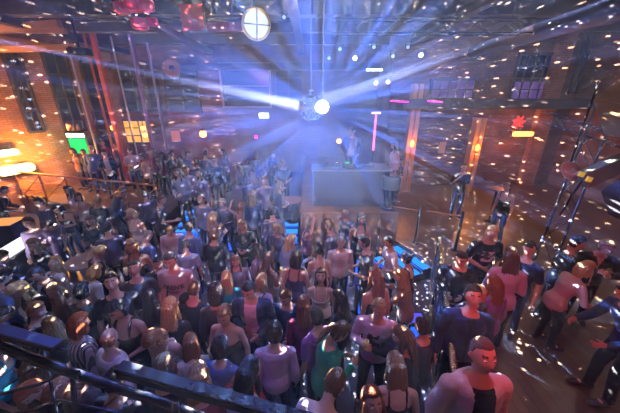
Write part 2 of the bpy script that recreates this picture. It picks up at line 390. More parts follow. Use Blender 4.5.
# right railing: rail with tinsel
rr=rail([(1.2,1.3,ZP),(2.62,4.95,ZP)],1.0,M_black,'tinsel-wrapped gold railing running along the right platform edge',.8,braces=False,mid=3,toprail=M_tinsel)
tn=MB();rnd=random.Random(3)
for i in range(95):
    s=rnd.random();p=Vector((1.42*s,3.65*s,0));l=rnd.uniform(.15,.8);z=rnd.uniform(l,1.0);dx=rnd.uniform(-.03,.03)
    tn.box((-.008,-.002,0),(.008,.002,l),Matrix.Translation(p+Vector((dx,dx,z-l)))@Matrix.Rotation(rnd.uniform(0,3),4,'Z'))
t=tn.build('tinsel_strands',mat('silver_tinsel',(.7,.72,.8),.15,1),rr);t['kind']='stuff'
for (px,pyt,pyb,lb) in ((415,208,243,'black railing post at the top of the blue steps'),(455,196,250,'black railing post right of the gold railing end')):
    b=at_z(px,pyb,ZP);root=empty('rail_post',b,0,lb,'post')
    MB().tube([(0,0,0),(0,0,1.05)],[.035,.035],10).build('pole',M_black,root,smooth=True)
    MB().lathe([(.09,0),(.09,.02),(.04,.03)],n=16).build('base_plate',M_black,root)
    MB().tube([(-.02,0,.95),(-.75,.28,.98)],[.02,.02],8).build('arm_bar',M_rail,root,smooth=True)
# hazard strip
hz=empty('hazard_barrier',at_z(38,204,ZL),R(-14),'yellow and black striped barrier board on the left platform','barrier')
def stripes(name,c1,c2,sc):
    m=bpy.data.materials.new(name);m.use_nodes=True;nt=m.node_tree;b=nt.nodes['Principled BSDF'];tc=nd(nt,'ShaderNodeTexCoord');w=nd(nt,'ShaderNodeTexWave');w.bands_direction='DIAGONAL';w.inputs['Scale'].default_value=sc
    nt.links.new(tc.outputs['Object'],w.inputs[0]);cr=nd(nt,'ShaderNodeValToRGB');cr.color_ramp.interpolation='CONSTANT';cr.color_ramp.elements[0].color=(*c1,1);cr.color_ramp.elements[1].color=(*c2,1);cr.color_ramp.elements[1].position=.5
    nt.links.new(w.outputs[1],cr.inputs[0]);nt.links.new(cr.outputs[0],b.inputs[0]);MATS[name]=m;return m
MB().box((-.5,-.02,.2),(.5,.02,.3)).build('board',stripes('hazard',(.8,.5,.02),(.02,.02,.02),2.2),hz)
for s in(-.45,.45):MB().box((s-.02,-.02,0),(s+.02,.02,.2)).build('leg',M_black,hz)
# ------------------------------------------------------------------ furniture
def round_table(p,r,h,m,label,name='round_table',cat='table',group=None):
    root=empty(name,p,0,label,cat,group)
    MB().lathe([(r*.97,h-.035),(r,h-.03),(r,h-.005),(r*.98,h)],n=36).build('table_top',m,root)
    MB().tube([(0,0,.03),(0,0,h-.03)],[.035,.035],12).build('column',M_black,root,smooth=True)
    MB().lathe([(r*.55,0),(r*.55,.02),(.06,.05)],n=28).build('base',M_black,root)
    return root
M_ttop=mat('grey_brown_tabletop',(.2,.16,.16),.3)
p=at_z(88,259,.95);round_table((p.x,p.y,0),.4,.95,M_ttop,'large grey-brown round table among the crowd on the left')
p=at_z(489,221,ZP);round_table((p.x,p.y,ZP),.28,1.1,M_black,'tall black bistro table with round base behind the man in jeans','bistro_table')
p=at_z(118,199,1.05);round_table((p.x+.1,p.y-.35,0),.42,1.05,mat('red_brown_tabletop',(.3,.12,.07),.35),'reddish round table next to the left lounge railing')
p=at_z(292,201,1.1);round_table((p.x,p.y,ZP),.35,.75,mat('red_brown_tabletop',(.3,.12,.07),.35),'small reddish table left of the stage')
# lit white counter at the far left
c0=at_z(6,238,1.05);c1=at_z(22,262,1.05)
cb=empty('lit_counter',(c0.lerp(c1,.5).x-.1,c0.lerp(c1,.5).y,0),R(12),'glowing white counter at the left edge','counter')
MB().box((-.28,-.75,0),(.28,.75,1.0)).build('body',M_black,cb,bevel=.01)
MB().box((-.22,-.7,1.0),(.22,.7,1.03)).build('lit_top',M_whitelit,cb)
p=at_z(4,222,.9)
cb=empty('lit_cube',(p.x,p.y,0),R(10),'small amber glowing cube table at the left edge','table')
MB().box((-.35,-.3,0),(.35,.3,.9)).build('body',M_black,cb);MB().box((-.33,-.28,.9),(.33,.28,.92)).build('lit_top',emis('amber',(1,.4,.1),.9),cb)
# pale bench at back of the dance floor
p=at_z(255,221,.9);bn=empty('bench',(p.x,p.y,0),R(-4),'pale yellow plank bench table at the back of the dance floor','bench')
MB().box((-.4,-.14,.8),(.4,.14,.9)).build('plank_top',mat('pale_yellow_wood',(.8,.68,.38),.5),bn,bevel=.01)
for s in(-.38,.32):MB().box((s,-.12,0),(s+.06,.12,.8)).build('leg',M_wood,bn)
# sofas on the left platform
def sofa(p,rz,w,label):
    root=empty('armchair',p,rz,label,'armchair')
    MB().box((-w/2,-.4,.12),(w/2,.4,.45)).build('seat',M_leather,root,bevel=.05)
    MB().box((-w/2,.3,.3),(w/2,.5,1.0)).build('backrest',M_leather,root,bevel=.06)
    for s in(-1,1):MB().box((s*w/2-.1,-.4,.1),(s*w/2+.1,.45,.65)).build('armrest',M_leather,root,bevel=.05)
    for s in(-1,1):
        for t in(-1,1):MB().box((s*w*.42-.03,t*.32-.03,0),(s*w*.42+.03,t*.32+.03,.13)).build('leg',M_black,root)
for (px,py,w,lb) in ((38,172,1.8,'dark leather sofa below the warm lamps'),(118,168,1.2,'dark leather armchair left of the white-shirt man in the lounge')):
    p=at_z(px,py,ZL+.45);sofa((p.x,p.y,ZL),R(-15),w,lb)
# ------------------------------------------------------------------ stage
ZS=1.32
st=empty('stage',(1.0,8.0,ZP),0,'raised wooden stage with plank front behind the dance floor','stage')
MB().box((-1.25,-1.43,-.4),(1.3,6.3,ZS-ZP)).build('platform',M_stagewood,st,bevel=.02)
for k in range(5):MB().box((-1.2+.5*k,-1.46,-.38),(-1.16+.5*k,-1.43,ZS-ZP-.04)).build('batten',M_beam,st)

# DJ booth
M_spark=mat('glitter_panel',(.12,.14,.2),.25,.6,bump=1,scale=90)
dj=empty('dj_booth',(1.1,7.3,ZS),0,'glittering dj booth desk on the stage','dj booth')
MB().box((-1.02,-.3,0),(.98,-.22,.98)).build('front_panel',M_spark,dj)
MB().box((-1.06,-.35,.98),(1.02,.35,1.04)).build('desk_top',mat('grey_desk',(.14,.15,.18),.4),dj,bevel=.01)
for s in(-.98,.94):MB().box((s-.04,-.22,0),(s+.04,.3,.98)).build('side_panel',M_black,dj)
def turntable(x,label):
    root=empty('turntable',(1.1+x,7.28,ZS+1.04),0,label,'turntable','decks on the dj booth')
    MB().box((-.22,-.17,0),(.22,.17,.08)).build('plinth',M_black,root,bevel=.01)
    MB().lathe([(.15,.08),(.15,.1)],(-.03,0,0),24).build('platter',M_chrome,root)
    MB().tube([(.16,.12,.1),(.16,-.05,.12),(.1,-.1,.11)],[.008]*3,6).build('tonearm',M_chrome,root)
turntable(-.52,'turntable at the left end of the dj booth');turntable(.36,'turntable at the middle of the dj booth')
mx=empty('mixer',(.99,7.28,ZS+1.04),0,'dj mixer with green light between the turntables','mixer')
MB().box((-.14,-.17,0),(.14,.17,.1)).build('case',M_black,mx,bevel=.01)
MB().box((-.05,-.1,.1),(.05,-.02,.115)).build('green_light',M_green,mx)
for i in range(6):MB().lathe([(.014,.1),(.012,.13)],(-.09+.06*(i%3)+.02,.05+.05*(i//3),0),8).build('knob',M_chrome,mx)
lt=empty('flight_case',(1.85,8.3,ZS),R(20),'grey flight case lid leaning right of the dj booth','case')
MB().box((-.4,-.3,0),(.4,.3,.75)).build('case_body',mat('grey_case',(.18,.2,.22),.4,.3),lt,bevel=.02)
MB().box((-.42,-.32,.75),(.42,.32,.86),Matrix.Rotation(R(8),4,'Y')).build('lid',mat('grey_case',(.18,.2,.22),.4,.3),lt,bevel=.02)
for s in(-.42,.4):MB().box((s,-.06,.4),(s+.02,.06,.46)).build('handle',M_chrome,lt)
# magenta tube lamp behind the booth
o=empty('light_tube_stand',(at_y(374,140,9.2).x,9.2,ZS),0,'vertical pink glowing tube lamp standing behind the dj booth','lamp')
h0=at_y(374,150,9.2).z-ZS;h1=at_y(374,114,9.2).z-ZS
MB().tube([(0,0,h0),(0,0,h1)],[.03,.03],10).build('glowing_tube',emis('pink_tube',(1,.12,.35),2.5),o,smooth=True)
MB().tube([(0,0,0),(0,0,h0)],[.02,.02],8).build('pole',M_black,o);MB().lathe([(.2,0),(.2,.03)],n=20).build('base',M_black,o)
MB().box((-.14,-.02,h1),(.14,.02,h1+.06)).build('top_bar',emis('pale_pink',(1,.6,.75),2),o)
# stage speaker/fan (dark drum-like thing at the stage foot)
p=at_z(388,208,ZS);sp=empty('floor_fan',(p.x,p.y,ZS),0,'black drum-shaped floor fan on a stand at the front of the stage','fan')
MB().lathe([(.2,.55),(.24,.6),(.24,.85),(.2,.9)],n=24).build('housing',M_black,sp,smooth=True)
MB().lathe([(.18,.9),(.18,.91)],n=24).build('grille',M_chrome,sp)
MB().tube([(0,0,.02),(0,0,.56)],[.09,.13],12).build('stand',M_black,sp);MB().lathe([(.22,0),(.22,.03)],n=20).build('base',M_black,sp)
# stage monitors
def monitor(x,y,label):
    root=empty('monitor_speaker',(x,y,ZS),0,label,'speaker','wedge monitors on the stage')
    MB().add([(-.3,-.2,0),(.3,-.2,0),(.3,.25,0),(-.3,.25,0),(-.3,-.05,.38),(.3,-.05,.38),(.3,.12,.38),(-.3,.12,.38)],[(3,2,1,0),(4,5,6,7),(0,1,5,4),(1,2,6,5),(2,3,7,6),(3,0,4,7)]).build('cabinet',M_black,root,bevel=.01)
    MB().add([(-.26,-.2,.04),(.26,-.2,.04),(.26,-.07,.36),(-.26,-.07,.36)],[(0,1,2,3)]).build('grille',M_steel,root)
#monitor(.15,6.85,'wedge monitor speaker at the left of the stage');monitor(1.2,6.85,'wedge monitor speaker at the right of the stage')
# amber backdrop lamp behind DJ
lantern(at_y(339,141,9.4),M_warm,'amber lamp glowing behind the dj',.08)
# ------------------------------------------------------------------ mirror ball
BALL=at_d(311,108,5.3);HOT=at_d(322.5,107,5.03)
mb_=empty('mirror_ball',BALL,0,'mirror ball blazing with reflected spotlight above the dance floor','mirror ball')
def facets(r,nl=22):
    vs=[];fs=[];
    for i in range(nl):
        a0=pi*i/nl;a1=pi*(i+1)/nl;n=max(4,int(2*nl*math.sin((a0+a1)/2)))
        for k in range(n):
            g=.06/n*2*pi;b0=2*pi*k/n+g;b1=2*pi*(k+1)/n-g;e=.05*pi/nl
            q=[Vector((math.sin(a)*math.cos(b),math.sin(a)*math.sin(b),math.cos(a)))*r for a,b in((a0+e,b0),(a1-e,b0),(a1-e,b1),(a0+e,b1))]
            s=len(vs);vs+=q;fs.append((s,s+1,s+2,s+3))
    return MB().add(vs,fs)
MB().lathe([(math.sin(a)*.243+.0005,-math.cos(a)*.243) for a in [pi*i/18 for i in range(19)]],n=36).build('core',M_black,mb_,smooth=True)
facets(.25).build('mirror_tiles',mat('mirror_tiles',(.9,.92,.95),.06,1,var=.02),mb_)
MB().tube([(0,0,.25),(0,0,6.6-BALL.z-.02)],[.006,.006],6).build('chain',M_chrome,mb_)
MB().lathe([(.05,.24),(.05,.3),(.02,.33)],n=16).build('cap',M_black,mb_)
BK=(.6,.3)
def gobo(kind,power,col,loc,seed=0,scale=16,th=.1,lo=.57,hi=.68,r=.01):  # patterned point light added beside the ball, standing in for its reflections
    W=9 if kind=='dots' else 9   # energy raised here and divided out below, only to steer light sampling
    l=bpy.data.lights.new('ball_pattern_light','POINT');l.energy=power*W;l.shadow_soft_size=r;l.color=col;l.use_nodes=True;nt=l.node_tree
    em=nt.nodes['Emission'];tc=nd(nt,'ShaderNodeTexCoord');L=nt.links.new
    if kind=='dots':
        sp=nd(nt,'ShaderNodeSeparateXYZ');L(tc.outputs['Normal'],sp.inputs[0])
        at=nd(nt,'ShaderNodeMath',operation='ARCTAN2');L(sp.outputs[1],at.inputs[0]);L(sp.outputs[0],at.inputs[1])
        el=nd(nt,'ShaderNodeMath',operation='ARCSINE');L(sp.outputs[2],el.inputs[0])
        cb=nd(nt,'ShaderNodeCombineXYZ');m6=nd(nt,'ShaderNodeMath',operation='MULTIPLY');L(at.outputs[0],m6.inputs[0]);m6.inputs[1].default_value=.42;m7=nd(nt,'ShaderNodeMath',operation='ADD');L(m6.outputs[0],m7.inputs[0]);m7.inputs[1].default_value=seed;L(m7.outputs[0],cb.inputs[0]);L(el.outputs[0],cb.inputs[1])
        vo=nd(nt,'ShaderNodeTexVoronoi');vo.voronoi_dimensions='2D';vo.inputs['Scale'].default_value=scale;L(cb.outputs[0],vo.inputs['Vector'])
        lt=nd(nt,'ShaderNodeMath',operation='LESS_THAN');L(vo.outputs['Distance'],lt.inputs[0]);lt.inputs[1].default_value=th
        # brightness differs from dot to dot
        s2=nd(nt,'ShaderNodeSeparateColor');L(vo.outputs['Color'],s2.inputs[0]);pw=nd(nt,'ShaderNodeMath',operation='POWER');L(s2.outputs[0],pw.inputs[0]);pw.inputs[1].default_value=.8
        mu=nd(nt,'ShaderNodeMath',operation='MULTIPLY');L(lt.outputs[0],mu.inputs[0]);L(pw.outputs[0],mu.inputs[1]);sw=nd(nt,'ShaderNodeMath',operation='DIVIDE');L(mu.outputs[0],sw.inputs[0]);sw.inputs[1].default_value=W;L(sw.outputs[0],em.inputs['Strength'])
    else:
        # added ray pattern: changes fast around the view axis, slowly along it
        mp=nd(nt,'ShaderNodeMapping');mp.inputs['Scale'].default_value=(1,0,1);L(tc.outputs['Normal'],mp.inputs[0]);nz=nd(nt,'ShaderNodeVectorMath',operation='NORMALIZE');L(mp.outputs[0],nz.inputs[0])
        m2=nd(nt,'ShaderNodeMapping');m2.inputs['Scale'].default_value=(0,.04,0);m2.inputs['Location'].default_value=(seed,seed*2,seed);L(tc.outputs['Normal'],m2.inputs[0]);ad=nd(nt,'ShaderNodeVectorMath',operation='ADD');L(nz.outputs[0],ad.inputs[0]);L(m2.outputs[0],ad.inputs[1]);mp=ad
        no=nd(nt,'ShaderNodeTexNoise');no.inputs['Scale'].default_value=scale;no.inputs['Detail'].default_value=2;L(mp.outputs[0],no.inputs['Vector'])
        mr=nd(nt,'ShaderNodeMapRange');L(no.outputs[0],mr.inputs[0]);mr.inputs[1].default_value=lo;mr.inputs[2].default_value=hi
        # rays masked out behind the ball, as if only its front were lit
        s3=nd(nt,'ShaderNodeSeparateXYZ');L(tc.outputs['Normal'],s3.inputs[0]);bk=nd(nt,'ShaderNodeMapRange');L(s3.outputs[1],bk.inputs[0]);bk.inputs[1].default_value=BK[0];bk.inputs[2].default_value=BK[1]
        mu=nd(nt,'ShaderNodeMath',operation='MULTIPLY');L(mr.outputs[0],mu.inputs[0]);L(bk.outputs[0],mu.inputs[1]);sw=nd(nt,'ShaderNodeMath',operation='DIVIDE');L(mu.outputs[0],sw.inputs[0]);sw.inputs[1].default_value=W;L(sw.outputs[0],em.inputs['Strength'])
    o=bpy.data.objects.new('ball_pattern_light',l);o.location=loc;COL.objects.link(o);return o
lamp=empty('glare_lamp',HOT+Vector((0,.14,0)),0,'dazzling white glare at the mirror ball, carried by an added glowing lens','lamp')  # added lamp: its glowing lens stands in for the glare at the ball
MB().lathe([(.08,-.02),(.105,0),(.105,.12),(.07,.2)],(0,-.10,0),20,Matrix.Rotation(R(-90),4,'X')).build('lamp_head',M_black,lamp,smooth=True)
vs_=MB().lathe([(.115,0),(.105,-.03),(.07,-.06),(.01,-.07)],(0,-.10,0),24,Matrix.Rotation(R(-90),4,'X')).build('lens',emis('dazzling_lens',(.8,.9,1),60),lamp,smooth=True)
MB().tube([(.0,.05,.08),(0,.05,6.58-HOT.z)],[.012,.012],8).build('pole',M_black,lamp)
gobo('dots',200000,(1,.95,.86),HOT-Vector((0,.14,0)),scale=33,th=.092)
gobo('dots',110000,(.95,.92,1),at_d(301.5,108,5.07),seed=4,scale=29,th=.09)
gobo('rays',6500,(.07,.2,1),HOT-Vector((0,.16,0)),seed=3,scale=8,lo=.52,hi=.64)
gobo('rays',18000,(.2,.4,1),HOT+Vector((0,-.14,.01)),seed=11,scale=36,lo=.55,hi=.64)
# spotlights hitting the ball
SL=at_d(-40,32,7.2);SR=at_d(690,-28,4.6)
spotlight(SL,BALL,2300000,1.2,(.4,.45,1),.5)
spotlight(at_d(-40,58,7.0),BALL+Vector((-1.5,.5,-.3)),90000,4.5,(.3,.32,1),.8)
spotlight(SR,BALL,1700000,2.4,(.45,.5,1),.5)
def par_can(p,target,m,label,r=.1,group='small spotlights on the lighting truss'):
    M=aim(p,target);root=bpy.data.objects.new('spotlight',None);root.location=p;root.rotation_euler=M.to_euler();COL.objects.link(root);tag(root,label,'spotlight',group)
    MB().lathe([(r*.7,r*2.2),(r*.9,r*1.9),(r,-.02),(r*1.03,-.04)],n=18).build('can',M_black,root,smooth=False)
    MB().lathe([(r*.9,-.03),(r*.6,-.05)],n=18).build('lens',m,root)
    MB().box((-r*1.2,-.01,r),(-r*1.1,.01,r*1.3)).box((r*1.1,-.01,r),(r*1.2,.01,r*1.3)).beam((-r*1.15,0,r*1.2),(-r*1.15,r*2,r*1.2),.02).beam((r*1.15,0,r*1.2),(r*1.15,r*2,r*1.2),.02).beam((-r*1.2,r*2,r*1.2),(r*1.2,r*2,r*1.2),.02).build('yoke',M_black,root)
# lighting truss
def truss(a,b,w,label,m=M_black,name='lighting_truss',hang=True,n=12,cr=.025):
    a=Vector(a);b=Vector(b);root=empty(name,a,0,label,'truss');d=b-a;t=d.normalized();s=t.cross(Vector((0,0,1))).normalized()*w/2;u=Vector((0,0,w/2))
    for i,o in enumerate((s+u,s-u,-s+u,-s-u)):MB().tube([o,d+o],[cr,cr],8).build('chord',m,root,smooth=True)
    bm=MB();o=[s+u,-s+u,-s-u,s-u]
    for i in range(n):
        for k in range(4):
            p=o[k] if i%2 else o[(k+1)%4];q=o[(k+1)%4] if i%2 else o[k];bm.tube([d*(i/n)+p,d*((i+1)/n)+q],[cr*.5]*2,5,cap=False)
    bm.build('lattice',m,root)
    if hang:
        for f in (.1,.9):MB().tube([d*f+u,d*f+Vector((0,0,6.58-(a.z+d.z*f)))],[.008]*2,5).build('hanging_cable',m,root)
    return root
truss((.6,8.6,5.85),(5.9,8.6,5.85),.32,'black lighting truss across the ceiling right of the mirror ball')
truss((-6.8,9.4,6.35),(-.4,9.4,6.35),.3,'black lighting truss across the ceiling left of the mirror ball')
cans=[(340,49,'leftmost small spotlight on the truss right of the mirror ball',M_lampb),(355,58,'bright white small spotlight, second along the truss right of the mirror ball',M_lampw),
 (374,47,'blue small spotlight above the middle of the truss',M_lampb),(393,56,'dim blue small spotlight below the middle of the truss',M_lampb),
 (408,47,'upper blue small spotlight near the right of the truss',M_lampb),(421,55,'brightest white small spotlight at the right of the truss',M_lampw),
 (376,83,'lower white spotlight, left of a pair under the truss',M_lampw),(388,82,'lower white spotlight, right of a pair under the truss',M_lampw),
 (329,58,'faint blue spotlight just right of the mirror ball chain',M_lampb),(284,17,'slim bluish spotlight at the top beside the round white lamp',M_lampb)]
for px,py,lb,m in cans:
    p=at_y(px,py,8.3 if py<70 else 9.6);par_can(p,CAMP+Vector((0,1,-.5)),m,lb,.06 if m is M_lampb else .075)
# bar light
o=empty('bar_light',at_y(374,70,8.6),0,'short white light bar hanging below the truss','lamp')
MB().box((-.24,-.04,-.04),(.24,.04,.04)).build('housing',M_black,o);MB().box((-.22,-.05,-.025),(.22,-.04,.025)).build('tube',M_lampw,o)
MB().tube([(-.2,0,.04),(-.2,0,6.58-o.location.z)],[.006]*2,5).build('cable',M_black,o)
# big round white lamp, top centre-left
rp=at_d(256,24,5.2);M=frame_at(rp,CAMP+Vector((1.5,0,-.5)));root=bpy.data.objects.new('round_lamp',None);root.matrix_world=M;COL.objects.link(root);tag(root,'round white lamp with dark cross bars at the top, left of the mirror ball','lamp')
MB().lathe([(.22,.2),(.26,.05),(.28,-.02),(.26,-.04)],n=30).build('lamp_shade',mat('amber_shade',(.5,.3,.1),.5),root,smooth=True)
MB().lathe([(.245,-.035),(.17,-.06),(.02,-.065)],n=30).build('diffuser',emis('cream_glass',(.85,.9,.72),.85),root)
MB().box((-.25,-.01,-.085),(.25,.01,-.06)).box((-.01,-.25,-.085),(.01,.25,-.06)).build('cross_bars',M_black,root)
MB().tube([(0,.1,.2),(0,.9,.25)],[.02]*2,8).build('bracket',M_black,root)
# wooden round disc lamp
rp=at_y(172,68,13.8);o=empty('round_sign',rp,0,'round brown wooden disc on the wall left of the pale-framed window','sign')
MB().lathe([(.38,0),(.40,.04),(.34,.07),(.3,.05)],(0,0,0),28,Matrix.Rotation(R(90),4,'X')).build('disc',M_wood,o,smooth=True)
MB().lathe([(.12,.04),(.1,.1)],(0,0,0),16,Matrix.Rotation(R(90),4,'X')).build('hub',M_black,o)
# red lamps cluster and red panel at top left
M_redlit=mat('red_lit_drum',(.5,.03,.05),.4,emit=.10)
for k,(px,py,r,lb) in enumerate(((122,8,.2,'red drum lamp at the top, leftmost of the red cluster'),(133,5,.24,'red drum lamp in the middle of the red cluster'),(146,6,.2,'red drum lamp at the right of the red cluster'),(140,24,.22,'red drum lamp hanging lowest in the red cluster'),(152,22,.16,'small red drum lamp low at the right of the red cluster'))):
    p=at_y(px,py,7.0 if k<3 else 7.3);r*=.8;root=empty('drum_lamp',p,0,lb,'lamp','red drum lamps under the ceiling')
    MB().lathe([(r*.8,-r*.6),(r,-r*.5),(r,r*.5),(r*.8,r*.6)],n=22).build('lamp_shade',M_redlit,root,smooth=False)
    MB().tube([(0,0,r*.6),(0,0,max(.05,6.58-p.z))],[.01]*2,5).build('cord',M_black,root)
p=at_y(193,18,8.2);o=empty('red_panel',p,0,'square red panel lamp near the top left of centre','lamp')
MB().box((-.3,-.05,-.3),(.3,.05,.3)).build('frame',M_black,o);MB().box((-.28,-.065,-.28),(.28,-.05,.28)).build('lit_face',mat('red_panel_face',(.5,.04,.04),.5,emit=.10),o)
MB().tube([(0,0,.3),(0,0,max(.05,6.58-p.z))],[.012]*2,5).build('cord',M_black,o)
# hanging pole lamp top-left
p=at_y(80,52,9);q=at_y(72,14,9);o=empty('pendant_projector',p,0,'dark fixture hanging on a pole in front of the left wall','fixture')
MB().tube([(0,0,.1),(0,0,max(.05,6.58-p.z))],[.04,.04],8).build('pole',M_black,o);MB().box((-.28,-.15,-.1),(.28,.15,.1)).build('body',M_black,o,bevel=.02);MB().lathe([(.08,0),(.09,.1)],(0,-.24,0),14,Matrix.Rotation(R(90),4,'X')).build('lens',M_steel,o)
# timber arches at the top left
for k,(p0,p1,pm,w,lb) in enumerate((((-10,30),(60,24),(25,25),.2,'orange-lit timber brace at the top left'),((10,30),(66,31),(38,33),.14,'second timber brace just below the first at the top left'),((-8,50),(78,47),(40,49),.16,'long timber rail across the top left wall'))):
    a=at_y(*p0,9.5);b=at_y(*p1,9.5)
    tag(MB().beam(a,b,w,w).build('timber_brace',M_wood,bevel=.01),lb,'beam')
# ducts on the ceiling
for (x,Y0,Y1,z,r,lb) in((6.3,4,12,5.78,.22,'dark round duct under the ceiling at the right'),):
    tag(MB().tube([(x,Y0,z),(x,Y1,z)],[r,r],18).build('duct',mat('duct_metal',(.05,.045,.055),.5,.3),smooth=True),lb,'duct')
# ------------------------------------------------------------------ near right fixtures
M_dsteel=mat('dark_steel',(.025,.03,.05),.6,.2)
M_cabwood=mat('brown_speaker_wood',(.28,.14,.05),.5,bump=.2,scale=20)
p=at_d(640,103,2.6)
o=empty('hanging_speaker',p,0,'brown wooden speaker cabinet hanging at the upper right edge','speaker')
Mr=Matrix.Rotation(R(45),4,'Y')@Matrix.Rotation(R(12),4,'Z')
o.rotation_euler=Mr.to_euler()
MB().box((-.2,-.2,-.2),(.3,.2,.3)).build('cabinet',M_cabwood,o,bevel=.01)
MB().box((-.21,-.26,-.21),(.31,-.25,-.17)).box((-.21,-.26,-.21),(-.17,-.25,.31)).box((-.21,-.26,.27),(.31,-.25,.31)).box((.27,-.26,-.21),(.31,-.25,.31)).build('edge_trim',M_beam,o)
MB().lathe([(.015,0),(.03,.03),(.015,.06)],(-.21,-.26,-.21),10).build('corner_bracket',M_chrome,o)
p=at_d(640,200,2.5)
o=empty('hanging_speaker',p,0,'black speaker cabinet with brown grille at the right edge below the grey arm','speaker')
o.rotation_euler=(Matrix.Rotation(R(48),4,'Y')@Matrix.Rotation(R(10),4,'Z')).to_euler()
MB().box((-.13,-.2,-.13),(.25,.2,.25)).build('cabinet',M_blackp,o,bevel=.01)
MB().box((-.05,-.21,-.05),(.2,-.2,.2)).build('grille',mat('brown_grille',(.09,.035,.02),.6),o)
arm=empty('lamp_bracket',at_d(594,178,2.6),0,'grey-green metal arm with two yellow plates at the right edge','fixture')
a=at_d(582,180,2.6)-arm.location;b=at_d(640,155,2.5)-arm.location
MB().beam(a,b,.10,.16).build('arm_body',M_olive,arm,bevel=.01)
for k,(px,py) in enumerate(((580.5,174),(588,179))):
    q=at_d(px,py,2.5)-arm.location
    MB().lathe([(.032,0),(.032,.02)],q,4,Matrix.Rotation(R(90),4,'X')@Matrix.Rotation(R(30),4,'Z')).build('yellow_plate',M_yellow,arm)
MB().tube([a,at_d(560,215,2.9)-arm.location],[.012,.012],8).build('cable',M_black,arm)
o=empty('rust_disc',at_d(567,172,3.0),0,'rust-red round lamp housing left of the yellow plates','lamp')
MB().lathe([(.06,0),(.11,.02),(.11,.05),(.07,.07)],(0,0,0),20,Matrix.Rotation(R(68),4,'Y')).build('housing',mat('rust_red',(.45,.1,.04),.5),o,smooth=True)
MB().tube([(0,0,.1),(.1,.1,.9)],[.012]*2,6).build('bracket',M_black,o)
ma,mz=at_d(556,232,5.5),at_d(606,108,5.5)
ma=ma+(ma-mz)*((ma.z-ZP-.02)/(mz.z-ma.z))
truss(ma,mz,.3,'dark steel lattice mast near the right wall',M_dsteel,'lattice_mast',False,8,.02)
truss(at_d(548,118,6.0),at_d(640,148,6.0),.22,'thin horizontal steel lattice in front of the right wall',M_dsteel,'lattice_beam',False,8,.010)
# ------------------------------------------------------------------ foreground truss and rail
M_pipe=mat('black_gloss_pipe',(.015,.018,.03),.25,.3)
root=empty('truss_rail',at_d(76,372,1.6),0,'dark round-tube truss with blue highlights across the lower left foreground','truss');O=root.location
def fgp(px,py,t=1.6):return at_d(px,py,t)-O
MB().tube([fgp(-30,336),fgp(70,372),fgp(160,402),fgp(260,440)],[.027]*4,14).build('chord',M_pipe,root,smooth=True)
MB().tube([fgp(-30,402,1.9),fgp(40,384,1.75),fgp(66,371,1.62)],[.011]*3,10).build('brace',M_pipe,root,smooth=True)
MB().tube([fgp(72,374,1.62),fgp(77,430,1.6)],[.014]*2,10).build('strut',M_pipe,root,smooth=True)
MB().tube([fgp(68,365,1.6),fgp(70,370,1.54),fgp(78,372,1.54),fgp(80,380,1.6)],[.012]*4,10).build('clamp',M_pipe,root,smooth=True)
MB().tube([fgp(48,370,1.7),fgp(60,430,1.75)],[.009]*2,8).build('strut',M_pipe,root,smooth=True)
MB().tube([fgp(95,415,1.7),fgp(122,392,1.66)],[.007]*2,8).build('brace',M_pipe,root,smooth=True)
MB().tube([fgp(4,388,1.7),fgp(34,368,1.66)],[.006]*2,8).build('brace',M_pipe,root,smooth=True)
MB().tube([fgp(-30,432,1.7),fgp(60,400,1.66),fgp(150,420,1.66)],[.008]*3,8).build('brace',M_pipe,root,smooth=True)
root=empty('balustrade_rail',at_d(180,388,1.45),0,'flat glossy black balcony rail with a pale edge highlight, lower centre-left','railing');O=root.location
MB().beam(fgp(118,366,1.45),fgp(330,425,1.45),.075,.02,ref=(.2,.2,1)).build('rail_cap',M_pipe,root,bevel=.006)
MB().beam(fgp(118,373,1.5),fgp(330,432,1.5),.03,.05).build('rail_beam',M_blackp,root,bevel=.004)
MB().tube([fgp(171,430,1.5),fgp(173,404,1.48),fgp(178,402,1.48),fgp(182,430,1.5)],[.005]*4,8).build('bent_hook',M_chrome,root,smooth=True)
root=empty('balustrade_rail',at_d(20,334,1.6),0,'flat black rail end with dark padded top above the truss, at the left edge','railing');O=root.location
MB().beam(fgp(-30,322,1.6),fgp(58,346,1.6),.08,.03,ref=(.2,.2,1)).build('rail_cap',M_blackp,root,bevel=.008)
MB().tube([fgp(-30,330,1.62),fgp(30,345,1.62),fgp(66,350,1.62)],[.014,.014,.006],8).build('padded_edge',M_pipe,root,smooth=True)
# ------------------------------------------------------------------ people
def smooth01(x):x=max(0,min(1,x));return x*x*(3-2*x)
def remesh(mb,name,voxel,smooth=2,fac=.5):
    me=mb.mesh('tmp');o=bpy.data.objects.new('tmp',me);COL.objects.link(o)
    m=o.modifiers.new('r','REMESH');m.mode='VOXEL';m.voxel_size=voxel;m.use_smooth_shade=True
    if smooth:
        s=o.modifiers.new('s','SMOOTH');s.iterations=smooth;s.factor=fac
    bpy.context.view_layer.update()
    dg=bpy.context.evaluated_depsgraph_get();r=bpy.data.meshes.new_from_object(o.evaluated_get(dg));r.name=name
    bpy.data.objects.remove(o);bpy.data.meshes.remove(me);return r
